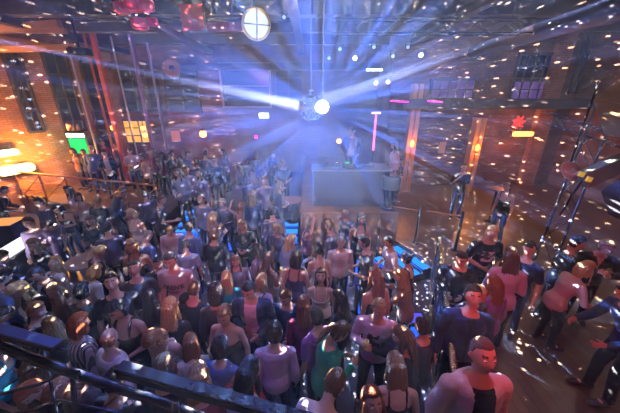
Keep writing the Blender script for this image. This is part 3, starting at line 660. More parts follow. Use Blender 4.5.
# pose: (elbow R, wrist R), (elbow L, wrist L) relative to shoulder, x outward; head pitch (+down), head yaw, lean, leg spread, stride
POSES={
 'stand':(((.05,-.03,-.29),(.06,.05,-.54)),((.05,-.03,-.29),(.06,.05,-.54)),10,0,3),
 'look':(((.06,-.03,-.29),(.07,.05,-.54)),((.06,-.03,-.29),(.07,.05,-.54)),-16,0,1),
 'bow':(((.06,-.02,-.29),(.04,.10,-.52)),((.06,-.02,-.29),(.02,.12,-.52)),34,5,8),
 'up':(((.05,-.03,-.29),(.06,.05,-.54)),((.06,0,-.28),(-.04,.2,-.34)),-28,0,-2),
 'drink':(((.07,.03,-.28),(-.05,.22,-.14)),((.05,-.03,-.29),(.07,.04,-.54)),8,12,3),
 'clasp':(((.07,0,-.28),(-.08,.22,-.30)),((.07,0,-.28),(-.08,.22,-.30)),14,-6,4),
 'phone':(((.05,.04,-.28),(-.08,.27,-.20)),((.06,.02,-.28),(-.06,.25,-.24)),36,0,6),
 'hip':(((.20,-.10,-.24),(.02,-.02,-.44)),((.05,-.03,-.29),(.05,.05,-.54)),6,20,2),
 'reach':(((.06,.12,-.26),(.05,.38,-.20)),((.05,-.03,-.29),(.05,.05,-.54)),10,-10,8),
 'reachup':(((.16,.08,.14),(.05,.12,.36)),((.05,-.03,-.29),(.06,.05,-.54)),0,10,2),
 'hug':(((.10,.20,-.16),(-.10,.40,-.02)),((.10,.20,-.16),(-.10,.40,-.06)),12,25,10),
 'lean':(((.05,.02,-.30),(-.02,.20,-.50)),((.05,.02,-.30),(-.02,.20,-.50)),20,-8,30),
 'leanr':(((.10,.14,-.24),(.04,.38,-.24)),((.06,.10,-.26),(.0,.34,-.26)),5,0,20),
 'walk':(((.05,.10,-.28),(.04,.26,-.46)),((.05,-.12,-.27),(.05,-.06,-.52)),10,0,5),
 'mouth':(((.09,.06,-.26),(-.12,.17,.03)),((.05,-.03,-.29),(.07,.04,-.54)),4,0,0),
 'dj':(((.08,.06,-.28),(.0,.30,-.38)),((.08,.06,-.28),(.0,.30,-.40)),24,-6,10),
 'sit':(((.06,.05,-.28),(-.04,.28,-.30)),((.06,.05,-.28),(-.04,.28,-.32)),14,10,10),
}
class Rig:
    def __init__(s,pose,fem):
        s.pose=pose;s.fem=fem;(s.R,s.L,hp,hy,ln)=POSES[pose];s.ln=R(ln)
        s.sit=pose=='sit';s.drop=.44 if s.sit else 0
        s.sw=.168 if fem else .19;s.hpitch=R(hp);s.hyaw=R(hy)
        s.A=Matrix.Translation((0,0,.95-s.drop))@Matrix.Rotation(-s.ln,4,'X')@Matrix.Translation((0,0,-.95))
        s.H=s.A@Matrix.Translation((0,0,1.51))@Matrix.Rotation(s.hyaw,4,'Z')@Matrix.Rotation(-s.hpitch,4,'X')@Matrix.Translation((0,.015,.135))
        bal=-math.sin(s.ln)*.25   # hips go back when the trunk bends
        s.bal=Vector((0,bal,0)) if not s.sit else Vector((0,0,0))
        s.T=Matrix.Translation(s.bal)
        s.A=s.T@s.A;s.H=s.T@s.H
    def B(s,p):
        p=Vector(p);k=smooth01((p.z-.90)/.25);a=-s.ln*k
        q=Vector((p.x,p.y*math.cos(a)-(p.z-.95)*math.sin(a) if k>0 else p.y,.95+(p.z-.95)*math.cos(a)+p.y*math.sin(a)))
        q.z-=s.drop
        return q+s.bal
    def legpts(s,x):
        h=Vector((.09*x,0,.90-s.drop))+s.bal
        if s.sit:return h,Vector((.13*x,.42,.50)),Vector((.13*x,.40,.09)),Vector((.14*x,.56,.03))
        st=.16 if s.pose=='walk' else .03
        y=st*x
        k=Vector((.105*x,y*.5+.03+s.bal.y*.4,.49));a=Vector((.12*x,y-.03,.085));return h,k,a,a+Vector((.025*x,.17,-.052))
    def armpts(s,x):
        e,w=(s.R if x>0 else s.L);sh=Vector((s.sw*x,0,1.385))
        f=lambda v:Vector((v[0]*x,v[1],v[2]))
        return [s.A@sh,s.A@(sh+f(e)),s.A@(sh+f(w))]
TORSO=[(.84,.15,.108),(.90,.16,.115),(.98,.162,.115),(1.08,.142,.10),(1.18,.145,.105),(1.28,.165,.118),(1.37,.172,.108),(1.43,.13,.085),(1.475,.07,.062)]
TORSOF=[(.84,.155,.112),(.90,.165,.12),(.98,.162,.118),(1.08,.122,.09),(1.18,.132,.10),(1.27,.15,.128),(1.36,.152,.105),(1.43,.11,.075),(1.475,.056,.052)]
def torso(mb,rig,infl=0,z0=.8,z1=1.5):
    T=TORSOF if rig.fem else TORSO
    pts=[];rad=[]
    for z,a,b in T:
        if z0<=z<=z1:pts.append(rig.B((0,.012 if z>1.2 and z<1.35 else 0,z)));e=infl+(.014*smooth01((1.06-z)/.12) if infl else 0);rad.append((a+e,b+e))
    mb.tube(pts,rad,20,ref=(0,1,0),cap=not infl)
def headfn(d):
    x,y,z=d
    r=Vector((x*.074,y*.094,z*.122))
    if z<0:
        k=1-.30*(-z)**1.5;r.x*=k
        if y>0:r.y*=1-.06*(-z)
        else:r.y*=1-.42*(-z)
    if y>0:
        g=lambda cx,cz,sx,sz:math.exp(-((x-cx)/sx)**2-((z-cz)/sz)**2)
        r.y+=.026*g(0,-.22,.13,.16)+.012*g(0,-.02,.10,.18)     # nose
        r.y-=.012*(g(.40,.06,.17,.12)+g(-.40,.06,.17,.12))       # sockets
        r.y+=.006*(g(.4,.28,.3,.09)+g(-.4,.28,.3,.09))           # brow
        r.y+=.008*g(0,-.58,.22,.06)+.007*g(0,-.70,.2,.06)-.004*g(0,-.64,.25,.03)  # lips
        r.y+=.010*g(0,-.90,.3,.12)                               # chin
        r.x+=x*.006*(g(.6,-.2,.3,.2)+g(-.6,-.2,.3,.2))
    return r
def sphere(fn,nu=36,nv=26):
    vs=[];fs=[]
    for i in range(nv+1):
        t=pi*i/nv
        for j in range(nu):
            p=2*pi*j/nu;vs.append(fn(Vector((math.sin(t)*math.cos(p),math.sin(t)*math.sin(p),math.cos(t)))))
    for i in range(nv):
        for j in range(nu):
            j2=(j+1)%nu;fs.append((i*nu+j,i*nu+j2,(i+1)*nu+j2,(i+1)*nu+j))
    return vs,fs
HEADV,HEADF=sphere(headfn)
def hand(mb,W,d,n,x):
    d=d.normalized();n=(n-d*n.dot(d)).normalized();s=d.cross(n).normalized()*x
    mb.tube([W-d*.01,W+d*.03,W+d*.085],[(.028,.018),(.038,.016),(.040,.013)],10,ref=n)
    for i,(o,l) in enumerate(((-.033,.058),(-.011,.072),(.011,.078),(.033,.07))):
        b=W+d*.08+s*o;sp=s*(o*.35)
        m=b+d*l*.5+n*.008+sp*.5;t=b+d*l*.85+n*.03+sp
        mb.tube([b,m,t],[.0095,.009,.0075],6,ref=n)
    b=W+d*.03+s*.03;mb.tube([b,b+s*.03+d*.025+n*.01,b+s*.036+d*.055+n*.022],[.012,.0105,.0085],6,ref=n)
BODY={}
def body(rig):
    k=('b',rig.pose,rig.fem)
    if k in BODY:return BODY[k]
    mb=MB();g=.88 if rig.fem else 1
    torso(mb,rig)
    mb.tube([rig.A@Vector((0,-.01,1.42)),rig.A@Vector((0,0,1.50)),rig.H@Vector((0,-.025,-.03))],[.058*g,.053*g,.055*g],14)
    mb.add([rig.H@v for v in HEADV],HEADF)
    for x in(-1,1):
        mb.tube([rig.H@Vector((x*.072,-.008,.022)),rig.H@Vector((x*.084,-.018,.0)),rig.H@Vector((x*.072,-.006,-.03))],[(.008,.016),(.009,.02),(.006,.01)],8,ref=(1,0,0))
        sh,e,w=rig.armpts(x)
        mb.tube([rig.A@Vector((.06*x,0,1.41)),rig.A@Vector((.13*x,0,1.395)),sh],[(.050*g,.050*g),(.056*g,.056*g),(.052*g,.052*g)],12)
        mb.tube([sh,sh.lerp(e,.5),e,e.lerp(w,.35),w],[.052*g,.047*g,.038*g,.040*g,.026*g],12)
        hand(mb,w,(w-e),(rig.A.to_3x3()@Vector((-x,.3,0))) ,x)
        h,kn,a,t=rig.legpts(x)
        mb.tube([h,h.lerp(kn,.5),kn,kn.lerp(a,.35),a],[.092,.075,.056,.055,.037],14)
        mb.tube([a+Vector((0,-.04,-.045)),a+(t-a)*.5,t],[(.035,.035),(.04,.032),(.04,.022)],10,ref=(0,0,1))
    me=remesh(mb,'person',.0115,2,.4)
    Hi=rig.H.inverted();L=[0]*len(me.polygons)
    for p in me.polygons:
        c=Hi@p.center
        if c.y>.06 and abs(c.x)<.05 and abs(c.z)<.12:
            if abs(c.x)<.026 and -.088<c.z<-.066:L[p.index]=1
            elif .014<abs(c.x)<.046 and .028<c.z<.042:L[p.index]=2
    for i in range(3):me.materials.append(None)
    me.polygons.foreach_set('material_index',L);BODY[k]=me;return me
def garment(rig,kind):
    k=(kind,rig.pose,rig.fem)
    if k in BODY:return BODY[k]
    mb=MB();inf=.020 if kind in('jacket','openjacket') else .013
    if kind in('tee','long','jacket','openjacket','sweater'):
        torso(mb,rig,inf,.83,1.44)
        g=.9 if rig.fem else 1
        for x in(-1,1):
            sh,e,w=rig.armpts(x)
            mb.tube([rig.A@Vector((.05*x,0,1.41)),rig.A@Vector((.13*x,0,1.392)),sh],[.046*g+inf*.6,.052*g+inf*.6,.052*g+inf*.5],12)
            if kind=='tee':mb.tube([sh,sh.lerp(e,.72)],[.056*g+inf*.5,.058*g+inf*.5],12)
            else:mb.tube([sh,sh.lerp(e,.5),e,w.lerp(e,.04)],[.057*g+inf*.6,.054*g+inf*.6,.053*g+inf*.6,.038*g+inf*.5],12)
    elif kind in('tank','dress'):
        torso(mb,rig,inf,.86,1.30)
        for x in(-1,1):mb.tube([rig.A@Vector((.085*x,.10,1.29)),rig.A@Vector((.095*x,.07,1.43)),rig.A@Vector((.09*x,0,1.485)),rig.A@Vector((.09*x,-.06,1.43)),rig.A@Vector((.08*x,-.09,1.30))],[(.024,.012)]*5,10,ref=(1,0,0))
    elif kind=='strapless':torso(mb,rig,inf,.86,1.30)
    if kind=='dress':
        z=lambda h:Vector((0,rig.bal.y*(h/.9),h))
        mb.tube([rig.B((0,0,.95)),z(.8-rig.drop*.8),z(.58-rig.drop*.3)],[(.175,.135),(.19,.16),(.20,.17)],22,cap=False)
    me=remesh(mb,'garment',.017,2,.5)
    # folds
    me.update()
    for v in me.vertices:
        n=noise.noise(Vector((v.co.x*9,v.co.y*9,v.co.z*14)))+.5*noise.noise(v.co*24)
        v.co+=v.normal*(n*.006+.002)
    L=[0]*len(me.polygons);Ai=rig.A.inverted()
    for p in me.polygons:
        c=Ai@p.center
        if kind=='openjacket' and c.y>.03 and abs(c.x)<.075+.02*(c.z<1.1) and c.z<1.47:L[p.index]=1
        if kind=='jacket' and c.y>.03 and abs(c.x)<.012+max(0,c.z-1.33)*.35:L[p.index]=1
        if kind in('tee','long','sweater') and c.y>.05 and abs(c.x)<.11 and 1.12<c.z<1.33:L[p.index]=2
        if kind in('tee','long') and c.z<.87:L[p.index]=1
    for i in range(3):me.materials.append(None)
    me.polygons.foreach_set('material_index',L);BODY[k]=me;return me
def trousers(rig):
    k=('trousers',rig.pose,rig.fem)
    if k in BODY:return BODY[k]
    mb=MB();T=TORSOF if rig.fem else TORSO
    mb.tube([rig.B((0,0,z)) for z in(.83,.90,.97,1.01)],[(.115,.10),(.172,.128),(.166,.122),(.150,.108)],20)
    for x in(-1,1):
        h,kn,a,t=rig.legpts(x)
        mb.tube([h,h.lerp(kn,.5),kn,kn.lerp(a,.5),a+Vector((0,0,.0))],[.102,.087,.070,.062,.056],14)
    me=remesh(mb,'trousers',.018,2,.5);me.update()
    for v in me.vertices:
        v.co+=v.normal*(.006*noise.noise(Vector((v.co.x*8,v.co.y*8,v.co.z*16))))
    me.materials.append(None);BODY[k]=me;return me
def shoe(rig,x):
    k=('shoe',rig.pose,rig.fem,x)
    if k in BODY:return BODY[k]
    h,kn,a,t=rig.legpts(x);mb=MB()
    f=Vector((t.x-a.x,t.y-a.y,0)).normalized();b=Vector((a.x,a.y,0))
    mb.tube([b-f*.045+Vector((0,0,.045)),b+f*.04+Vector((0,0,.05)),b+f*.13+Vector((0,0,.038)),b+f*.2+Vector((0,0,.03))],[(.038,.044),(.042,.05),(.05,.037),(.035,.028)],12,ref=(0,0,1))
    mb.tube([a+Vector((0,0,-.03)),a+Vector((0,0,.03))],[.048,.045],12)
    me=remesh(mb,'shoe',.014,1,.5)
    for v in me.vertices:v.co.z=max(v.co.z,.002)
    me.materials.append(None);BODY[k]=me;return me
HL={'bald':None}
def hair(rig,style):
    k=('hair',style,rig.pose,rig.fem)
    if k in BODY:return BODY[k]
    th={'short':.013,'crop':.007,'fringe':.009,'long':.020,'bob':.022,'bun':.012,'tail':.013,'cap':.012,'messy':.026,'band':.018}[style]
    def fn(d):
        r=headfn(d);x,y,z=d
        front=y>.12 and z<.66-.35*max(0,abs(x)-.5)
        side=abs(x)>.6 and -.05<y<=.18 and z<-.1
        low=z<(-.62 if y<-.2 else -.25)
        if style=='fringe' and (z>.42+.3*max(0,y) or y>.25):return r*.93
        if style in('long','bob','band','messy'):low=z<-.75;side=abs(x)>.6 and y>.05 and z<-.2
        if front or low or side:return r*.90
        n=noise.noise(Vector((x*9,y*9,z*3)))*.005
        t=th*(1.0+.35*max(0,z))+n
        if style=='messy':t+=.012*noise.noise(d*5)
        return r+d*t
    vs,fs=sphere(fn,48,34);mb=MB().add([rig.H@v for v in vs],fs)
    H=rig.H;rot=rig.A.to_3x3();D=lambda v:H@Vector(v)
    if style in('long','band'):
        bk=D((0,-.07,-.02));dn=rot@Vector((0,-.02,-1))
        b2=bk+dn*.13+rot@Vector((0,-.025,0));b3=bk+dn*.27+rot@Vector((0,-.035,0));b4=bk+dn*.42+rot@Vector((0,-.02,0))
        mb.tube([bk+Vector((0,0,.04)),b2,b3,b4],[(.085,.05),(.105,.042),(.10,.036),(.05,.02)],18,ref=rot@Vector((0,1,0)))
        for x in(-1,1):
            s=D((x*.072,.0,.0));mb.tube([s,s+dn*.12+rot@Vector((x*.012,.01,0)),s+dn*.2+rot@Vector((x*.016,.03,0)),s+dn*.28+rot@Vector((x*.005,.04,0))],[(.018,.04),(.018,.04),(.02,.028),(.010,.012)],10,ref=rot@Vector((0,1,0)))
    if style=='bob':
        mb.tube([D((0,-.05,.02)),D((0,-.045,-.09)),D((0,-.03,-.15))],[(.096,.07),(.105,.07),(.085,.05)],18)
        for x in(-1,1):mb.tube([D((x*.078,.02,.02)),D((x*.088,.03,-.07)),D((x*.078,.035,-.12))],[(.016,.035),(.02,.04),(.01,.02)],10)
    if style=='bun':
        mb.tube([D((0,-.085,.05)),D((0,-.12,.075))],[.045,.04],14)
    if style=='tail':
        mb.tube([D((0,-.09,.05)),D((0,-.14,.02)),D((0,-.15,-.10)),D((0,-.13,-.24))],[.03,.036,.035,.012],12)
    if style=='cap':
        mb.tube([D((0,.075,.062)),D((0,.115,.055)),D((0,.155,.045))],[(.06,.008),(.062,.007),(.05,.006)],14,ref=(0,0,1))
    me=remesh(mb,'hair',.011,1,.4);me.update();Hi=H.inverted()
    if style not in('cap','crop'):
        for v in me.vertices:
            c=Hi@v.co;a=math.atan2(c.x,-c.y+.0001)
            v.co+=v.normal*(.0045*math.sin(a*22+4*noise.noise(c*12)+c.z*10)+.004*noise.noise(c*40))
    me.materials.append(None);BODY[k]=me;return me
def eyemesh():
    if 'eye' in BODY:return BODY['eye']
    vs,fs=sphere(lambda d:Vector((d.x*.0125,d.y*.0115,d.z*.010)),14,12)
    me=MB().add(vs,fs).mesh('eye',True);me.materials.append(mat('eye_white',(.75,.72,.7),.2));me.materials.append(mat('iris',(.05,.03,.02),.2))
    for p in me.polygons:
        if p.center.y>.0095:p.material_index=1
    BODY['eye']=me;return me
def obj(name,me,parent,mats):
    o=bpy.data.objects.new(name,me);COL.objects.link(o)
    if parent:o.parent=parent
    for i,m in enumerate(mats):
        o.material_slots[i].link='OBJECT';o.material_slots[i].material=m
    return o
SKIN={'a':(.62,.38,.28),'b':(.52,.30,.21),'c':(.70,.46,.35),'d':(.35,.19,.12)}
HAIRC={'dark':(.025,.016,.012),'brown':(.09,.045,.022),'auburn':(.20,.07,.03),'ltbrown':(.20,.12,.06),'blonde':(.50,.34,.15),'dkblonde':(.30,.19,.09),'grey':(.35,.33,.31),'white':(.6,.55,.45),'red':(.28,.06,.02),'black':(.012,.011,.014)}
CLO={'black':(.014,.014,.018),'navy':(.02,.028,.075),'white':(.72,.70,.72),'grey':(.30,.29,.31),'ltgrey':(.5,.49,.53),'purple':(.20,.09,.34),'lavender':(.56,.46,.72),'lilac':(.55,.42,.60),'blue':(.10,.17,.42),
 'ltblue':(.30,.40,.62),'greyblue':(.24,.28,.42),'green':(.015,.20,.13),'pink':(.75,.42,.52),'pale':(.62,.52,.48),'brown':(.17,.09,.06),'red':(.5,.05,.05),'cream':(.72,.66,.55),'teal':(.04,.30,.38),'jeans':(.05,.08,.18),'dkjeans':(.025,.035,.08),
 'dusk':(.07,.06,.10),'pinkgrey':(.6,.49,.52),'wine':(.18,.03,.07),'charcoal':(.05,.05,.06),'mauve':(.2,.14,.22)}
def cloth(c): return mat('cloth_'+c,CLO[c],.95,bump=.35,scale=60,var=.12,sheen=.1,spec=.12)
def hairm(c): return mat('hair_'+c,HAIRC[c],.55,bump=.8,scale=90,var=.4,spec=.25)
def skinm(c): return mat('skin_'+c,SKIN[c],.5,bump=.05,scale=80,var=.05)
def stripe_mat():
    n='cloth_striped'
    if n in MATS:return MATS[n]
    m=bpy.data.materials.new(n);m.use_nodes=True;nt=m.node_tree;b=nt.nodes['Principled BSDF'];tc=nd(nt,'ShaderNodeTexCoord');w=nd(nt,'ShaderNodeTexWave');w.bands_direction='X';w.inputs['Scale'].default_value=7;w.inputs['Distortion'].default_value=1
    nt.links.new(tc.outputs['Object'],w.inputs[0]);cr=nd(nt,'ShaderNodeValToRGB');cr.color_ramp.elements[0].color=(.55,.5,.52,1);cr.color_ramp.elements[1].color=(.03,.03,.05,1);cr.color_ramp.elements[0].position=.45;cr.color_ramp.elements[1].position=.6
    nt.links.new(w.outputs[1],cr.inputs[0]);nt.links.new(cr.outputs[0],b.inputs[0]);MATS[n]=m;return m
def splotch_mat(n,c1,c2,sc=18):
    if n in MATS:return MATS[n]
    m=bpy.data.materials.new(n);m.use_nodes=True;nt=m.node_tree;b=nt.nodes['Principled BSDF'];tc=nd(nt,'ShaderNodeTexCoord');w=nd(nt,'ShaderNodeTexNoise');w.inputs['Scale'].default_value=sc;w.inputs['Detail'].default_value=2
    nt.links.new(tc.outputs['Object'],w.inputs[0]);cr=nd(nt,'ShaderNodeValToRGB');cr.color_ramp.elements[0].color=(*c1,1);cr.color_ramp.elements[1].color=(*c2,1);cr.color_ramp.elements[0].position=.47;cr.color_ramp.elements[1].position=.53
    nt.links.new(w.outputs[0],cr.inputs[0]);nt.links.new(cr.outputs[0],b.inputs[0]);MATS[n]=m;return m
PRINT={'skull':lambda:splotch_mat('white_print',(.02,.02,.03),(.75,.72,.8),14),'spots':lambda:splotch_mat('patterned_cloth',(.7,.68,.7),(.12,.1,.13),22),
 'badge':lambda:splotch_mat('dark_print',(.62,.52,.62),(.04,.03,.06),10)}
G=0
# (px,py of head top, floor z, height, yaw, pose, sex, hair style, hair colour, top, top colour, bottom colour, label, options)
PEOPLE=[]
def P(px,py,fz,h,yaw,pose,sex,hs,hc,tk,tc,bc,label,**o):PEOPLE.append(dict(px=px,py=py,fz=fz,h=h,yaw=yaw,pose=pose,fem=sex=='f',hs=hs,hc=hc,tk=tk,tc=tc,bc=bc,label='person '+label,o=o))
Q=ZP
# right platform
P(483,336,Q,1.92,180,'look','m','crop','brown','openjacket','pinkgrey','black','in open pinkish jacket over black tee, balding head bowed, lower right front',inner='black',pin=1)
P(465,252,Q,1.72,150,'clasp','m','short','dark','long','black','dkjeans','in black shirt beside the gold railing end, short dark hair, looking left')
P(472,284,Q,1.84,165,'look','m','short','dark','jacket','navy','black','in navy jacket with bowed red-lit face, right of the gold railing',inner='black')
P(481,287,Q,1.56,185,'stand','f','bob','blonde','tee','charcoal','black','with blonde hair half hidden behind the navy-jacketed man by the railing')
P(489,276,Q,1.66,15,'stand','f','long','auburn','long','purple','charcoal','in purple top with long reddish-brown hair, back turned, on the right platform')
P(514,246,Q,1.72,-20,'clasp','f','long','brown','long','lilac','black','in pinkish lilac top and black jeans with long brown hair, right platform')
P(528,241,Q,1.80,125,'look','m','cap','black','tee','navy','dkjeans','in navy polo and dark cap with red-lit face, rightmost of the right platform group')
P(496,226,Q,1.80,176,'clasp','m','short','blonde','tee','black','black','in black tee with white print, blond and wearing glasses, right platform',print='skull',glasses=1)
P(465,163,Q,1.80,170,'mouth','m','crop','brown','tee','charcoal','jeans','in dark tee and blue jeans standing alone at the back right, hand at mouth')
P(508,182,Q,1.68,120,'stand','f','tail','brown','tank','black','jeans','in black tank and blue jeans beside the bistro table at the back right')
P(586,262,Q,1.66,-95,'leanr','f','bob','blonde','sweater','pinkgrey','black','in pinkish-grey sweater leaning forward, blonde, at the right')
P(607,241,Q,1.78,150,'hug','m','messy','dkblonde','jacket','black','black','in black jacket with tousled fair hair and red-lit face at the right edge')
P(588,236,Q,1.72,-120,'stand','m','short','black','long','black','black','in black behind the pinkish-grey sweater, dark hair, right side')
P(627,283,Q,1.78,80,'leanr','m','short','dark','long','navy','black','in dark navy clothes leaning in from the right edge')
# dance floor front
P(268,323,0,1.80,4,'stand','m','messy','dark','long','lavender','jeans','in lavender shirt and jeans seen from behind, front centre')
P(290,291,0,1.86,165,'clasp','m','short','brown','tee','navy','dkjeans','in navy polo facing the man in lavender, forearms forward')
P(318,308,0,1.78,35,'stand','m','short','dark','tee','purple','dkjeans','in violet tee with dark hair, left of the woman in green')
P(341,323,0,1.68,-75,'phone','f','tail','brown','long','green','black','in shiny green top with brown hair tied back, red-lit face in profile')
P(380,300,0,1.80,165,'drink','m','short','dkblonde','sweater','lilac','black','in pale sweatshirt with dark print and black trousers, short fair hair',print='badge')
P(405,327,0,1.66,75,'reach','f','long','brown','long','black','black','in black top reaching an arm towards the pale sweatshirt, long dark brown hair')
P(400,352,0,1.70,-5,'bow','f','long','ltbrown','tank','black','black','with very long light brown hair down her back, beside the gold railing')
P(346,368,0,1.74,-30,'lean','m','short','brown','tee','white','jeans','in white tee with brown hair bending forward, bottom centre')
P(376,386,0,1.62,190,'up','f','bob','auburn','long','red','black','with auburn hair and red top at the bottom edge, centre')
# dance floor right and middle
P(338,237,0,1.80,185,'stand','m','crop','grey','long','white','dkjeans','in white long-sleeved shirt, short grey hair, middle of the dance floor')
P(362,235,0,1.78,80,'clasp','m','short','dark','tee','charcoal','black','in dark tee right of the man in white shirt, arms bent')
P(361,214,0,1.74,178,'stand','f','long','dark','tank','black','black','in black vest top with bare shoulders and long dark hair, towards the stage')
P(389,236,0,1.78,100,'clasp','m','short','black','tee','white','black','in white patterned short-sleeved shirt, black hair, next to the blue steps',print='spots')
P(402,252,0,1.66,50,'stand','f','bun','black','dress','black','black','in sleeveless black dress with black hair up, by the blue steps',skirt=1)
P(378,268,0,1.68,20,'stand','f','long','auburn','strapless','black','black','with long auburn hair and bare shoulders, back turned, near the blue steps')
P(398,269,0,1.66,60,'hug','f','long','dkblonde','long','brown','black','in brown top with fair hair hugging a friend near the blue steps')
P(318,243,0,1.70,5,'stand','f','bun','black','tank','white','black','in white tank top seen from behind, black hair up, middle of the floor')
P(322,268,0,1.68,176,'look','f','long','brown','tank','cream','black','in cream tank top facing the camera, brown hair, red-lit face')
P(287,234,0,1.68,-50,'reach','f','long','blonde','long','ltblue','dkjeans','in light blue top with long blonde hair, right of the blue-lit floor')
P(277,224,0,1.66,150,'stand','f','bob','dkblonde','tee','dusk','black','with fair bob and dark top just behind the woman in light blue')
P(308,217,0,1.68,-90,'reachup','f','bob','ltbrown','tank','mauve','black','in mauve tank raising an arm below the stage')
P(330,220,0,1.76,60,'stand','m','short','brown','long','dusk','black','in dim dark shirt just left of the woman in black vest top')
P(257,273,0,1.68,-15,'bow','f','long','dkblonde','long','lilac','jeans','in lilac top with shoulder strap and long fair hair, back turned',strap=1)
P(268,252,0,1.70,-40,'drink','f','long','brown','tee','brown','black','in brown top with long brown hair behind the woman in lilac')
P(252,243,0,1.66,60,'clasp','f','long','dark','long','mauve','black','in mauve top with long dark hair, centre left of the floor')
P(243,283,0,1.82,178,'clasp','m','short','black','openjacket','navy','dkjeans','in navy zip jacket over pink tee holding a phone, red-lit face',inner='pink')
P(235,256,0,1.68,195,'stand','f','long','ltbrown','long','greyblue','black','in grey-blue top with light brown hair, behind the navy zip jacket')
P(232,271,0,1.62,10,'stand','f','long','blonde','long','teal','black','with long blonde hair over teal top, left of the navy zip jacket')
P(241,220,0,1.70,178,'clasp','f','long','ltbrown','long','black','black','in black top with pale heart pendant, light brown hair, before the pale bench',heart=1)
P(208,229,0,1.78,5,'clasp','m','messy','ltbrown','jacket','black','jeans','in black jacket with white hem and jeans seen from behind, light brown hair',hem=1)
P(183,221,0,1.78,-10,'stand','m','short','dark','long','blue','dkjeans','in blue shirt with dark hair seen from behind, near the left blue steps')
P(171,228,0,1.72,195,'bow','m','messy','brown','long','white','dkjeans','in white collared shirt with tousled brown hair, left of the blue shirt')
P(180,239,0,1.74,10,'bow','m','short','dark','tee','ltblue','jeans','in light blue tee with dark hair bowed, back turned')
P(166,253,0,1.82,182,'stand','m','short','dark','tee','ltgrey','jeans','in grey tee with big printed letters, short dark hair',text=1)
P(188,281,0,1.76,-15,'stand','m','crop','brown','jacket','black','black','in black jacket with cropped brown hair, back turned, right of the printed tee')
P(151,257,0,1.74,205,'stand','m','short','dark','tee','black','black','in black tee with dark hair and beard, left of the printed tee',beard=1)
P(133,240,0,1.68,190,'drink','f','bob','dkblonde','tank','black','black','in black tank with short fair hair, below the woman in white tank')
P(137,260,0,1.80,200,'look','m','short','dark','tee','charcoal','dkjeans','in charcoal tee with red-lit face, second of the two men looking right')
P(116,272,0,1.80,205,'look','m','short','dark','tee','black','black','in black tee with red-lit face, first of the two men looking right')
P(101,245,0,1.68,-30,'bow','f','tail','blonde','long','black','black','in black top with blonde ponytail beside the round table')
P(92,264,0,1.68,-20,'bow','f','bob','blonde','tee','ltgrey','black','in light grey top with blonde bob, front of the round table')
P(163,298,0,1.68,5,'stand','f','long','blonde','long','black','black','in black with very long straight blonde hair, back turned')
P(117,303,0,1.74,172,'clasp','f','messy','black','tank','black','black','in black tank top with black hair and red-lit face looking down, lower left')
P(101,329,0,1.72,-25,'hip','m','fringe','red','tee','white','dkjeans','in white printed tee with bald orange-lit head, lower left',print='badge')
P(72,314,0,1.74,-30,'stand','f','bob','red','long','grey','black','in black and white striped jacket with red-blonde hair, lower left',striped=1)
P(41,302,0,1.76,-80,'stand','m','short','dkblonde','long','black','black','in black with fair hair and red-lit face in profile, far lower left')
P(14,288,0,1.66,170,'bow','f','long','blonde','long','black','black','in black with blonde hair at the lower left edge')
P(31,268,0,1.78,172,'clasp','m','cap','black','jacket','black','black','in dark cap and black jacket, face lit red, left side')
P(51,256,0,1.70,165,'up','f','long','blonde','openjacket','ltgrey','black','in light grey cardigan over black top, blonde and looking up',inner='black')
P(30,239,0,1.66,172,'stand','f','long','ltbrown','long','black','black','in black top with light brown hair right of the glowing white counter')
P(47,222,0,1.76,-125,'lean','m','short','dark','tee','greyblue','dkjeans','in grey-blue tee leaning over the table, dark hair, left')
P(27,217,0,1.76,190,'stand','m','short','brown','long','mauve','black','in mauve-grey shirt behind the woman near the white counter')
P(53,206,0,1.68,178,'phone','f','long','black','strapless','black','black','in black strapless dress lit by the phone she holds, left')
P(36,198,0,1.72,170,'stand','m','short','black','long','dusk','black','in dark shirt left of the woman holding the lit phone')
P(66,186,0,1.74,160,'stand','f','long','black','long','lilac','black','in pale lilac top with big black hair under the lounge railing')
P(77,193,0,1.66,190,'drink','f','bob','brown','tank','white','black','in white tank with brown bob below the lounge railing')
P(97,194,0,1.80,-12,'stand','m','fringe','blonde','tee','black','black','in black tee with shaved fair head seen from behind, left')
P(129,209,0,1.72,170,'stand','f','bob','blonde','tank','white','dkjeans','in white tank top with blonde hair and bare arms, left of centre')
P(148,230,0,1.70,-20,'bow','m','crop','grey','long','blue','dkjeans','in blue shirt with grey hair behind the printed tee')
P(162,195,0,1.78,-75,'reach','m','short','brown','tee','charcoal','black','in charcoal tee in profile reaching towards the left blue steps')
P(126,188,0,1.70,-30,'lean','m','short','dark','long','navy','black','in dark navy shirt bending by the reddish table')
P(143,190,0,1.72,60,'stand','m','short','black','long','dusk','black','in dusky shirt between the reddish table and the left blue steps')
P(200,195,0,1.80,172,'stand','m','fringe','brown','long','greyblue','dkjeans','in grey-blue shirt, bald, right beside the left blue steps')
P(222,199,0,1.72,150,'clasp','m','messy','ltbrown','long','dusk','black','in dark shirt with tousled hair right of the bald man in grey-blue')
P(240,201,0,1.66,165,'reachup','f','long','auburn','tank','pink','black','in pink top raising one arm, towards the back of the floor')
P(213,212,0,1.70,-60,'drink','f','long','blonde','long','dusk','black','with blonde hair between the bald man and the black jacket')
P(11,306,0,1.72,-60,'bow','m','short','dark','long','blue','black','in blue shirt with dark hair at the lower left edge')
P(14,330,0,1.64,-60,'bow','f','bob','red','tank','teal','black','in teal top with red hair just above the left padded rail')
P(53,318,0,1.62,60,'drink','f','long','brown','long','charcoal','black','in charcoal top holding a hand up, beside the red-blonde hair')
P(152,338,0,1.64,170,'bow','f','bob','auburn','tank','pale','black','in pale top with short auburn hair, lower left of centre')
P(188,297,0,1.72,175,'bow','m','cap','black','tank','white','black','in white vest with black cap and red-lit face',)
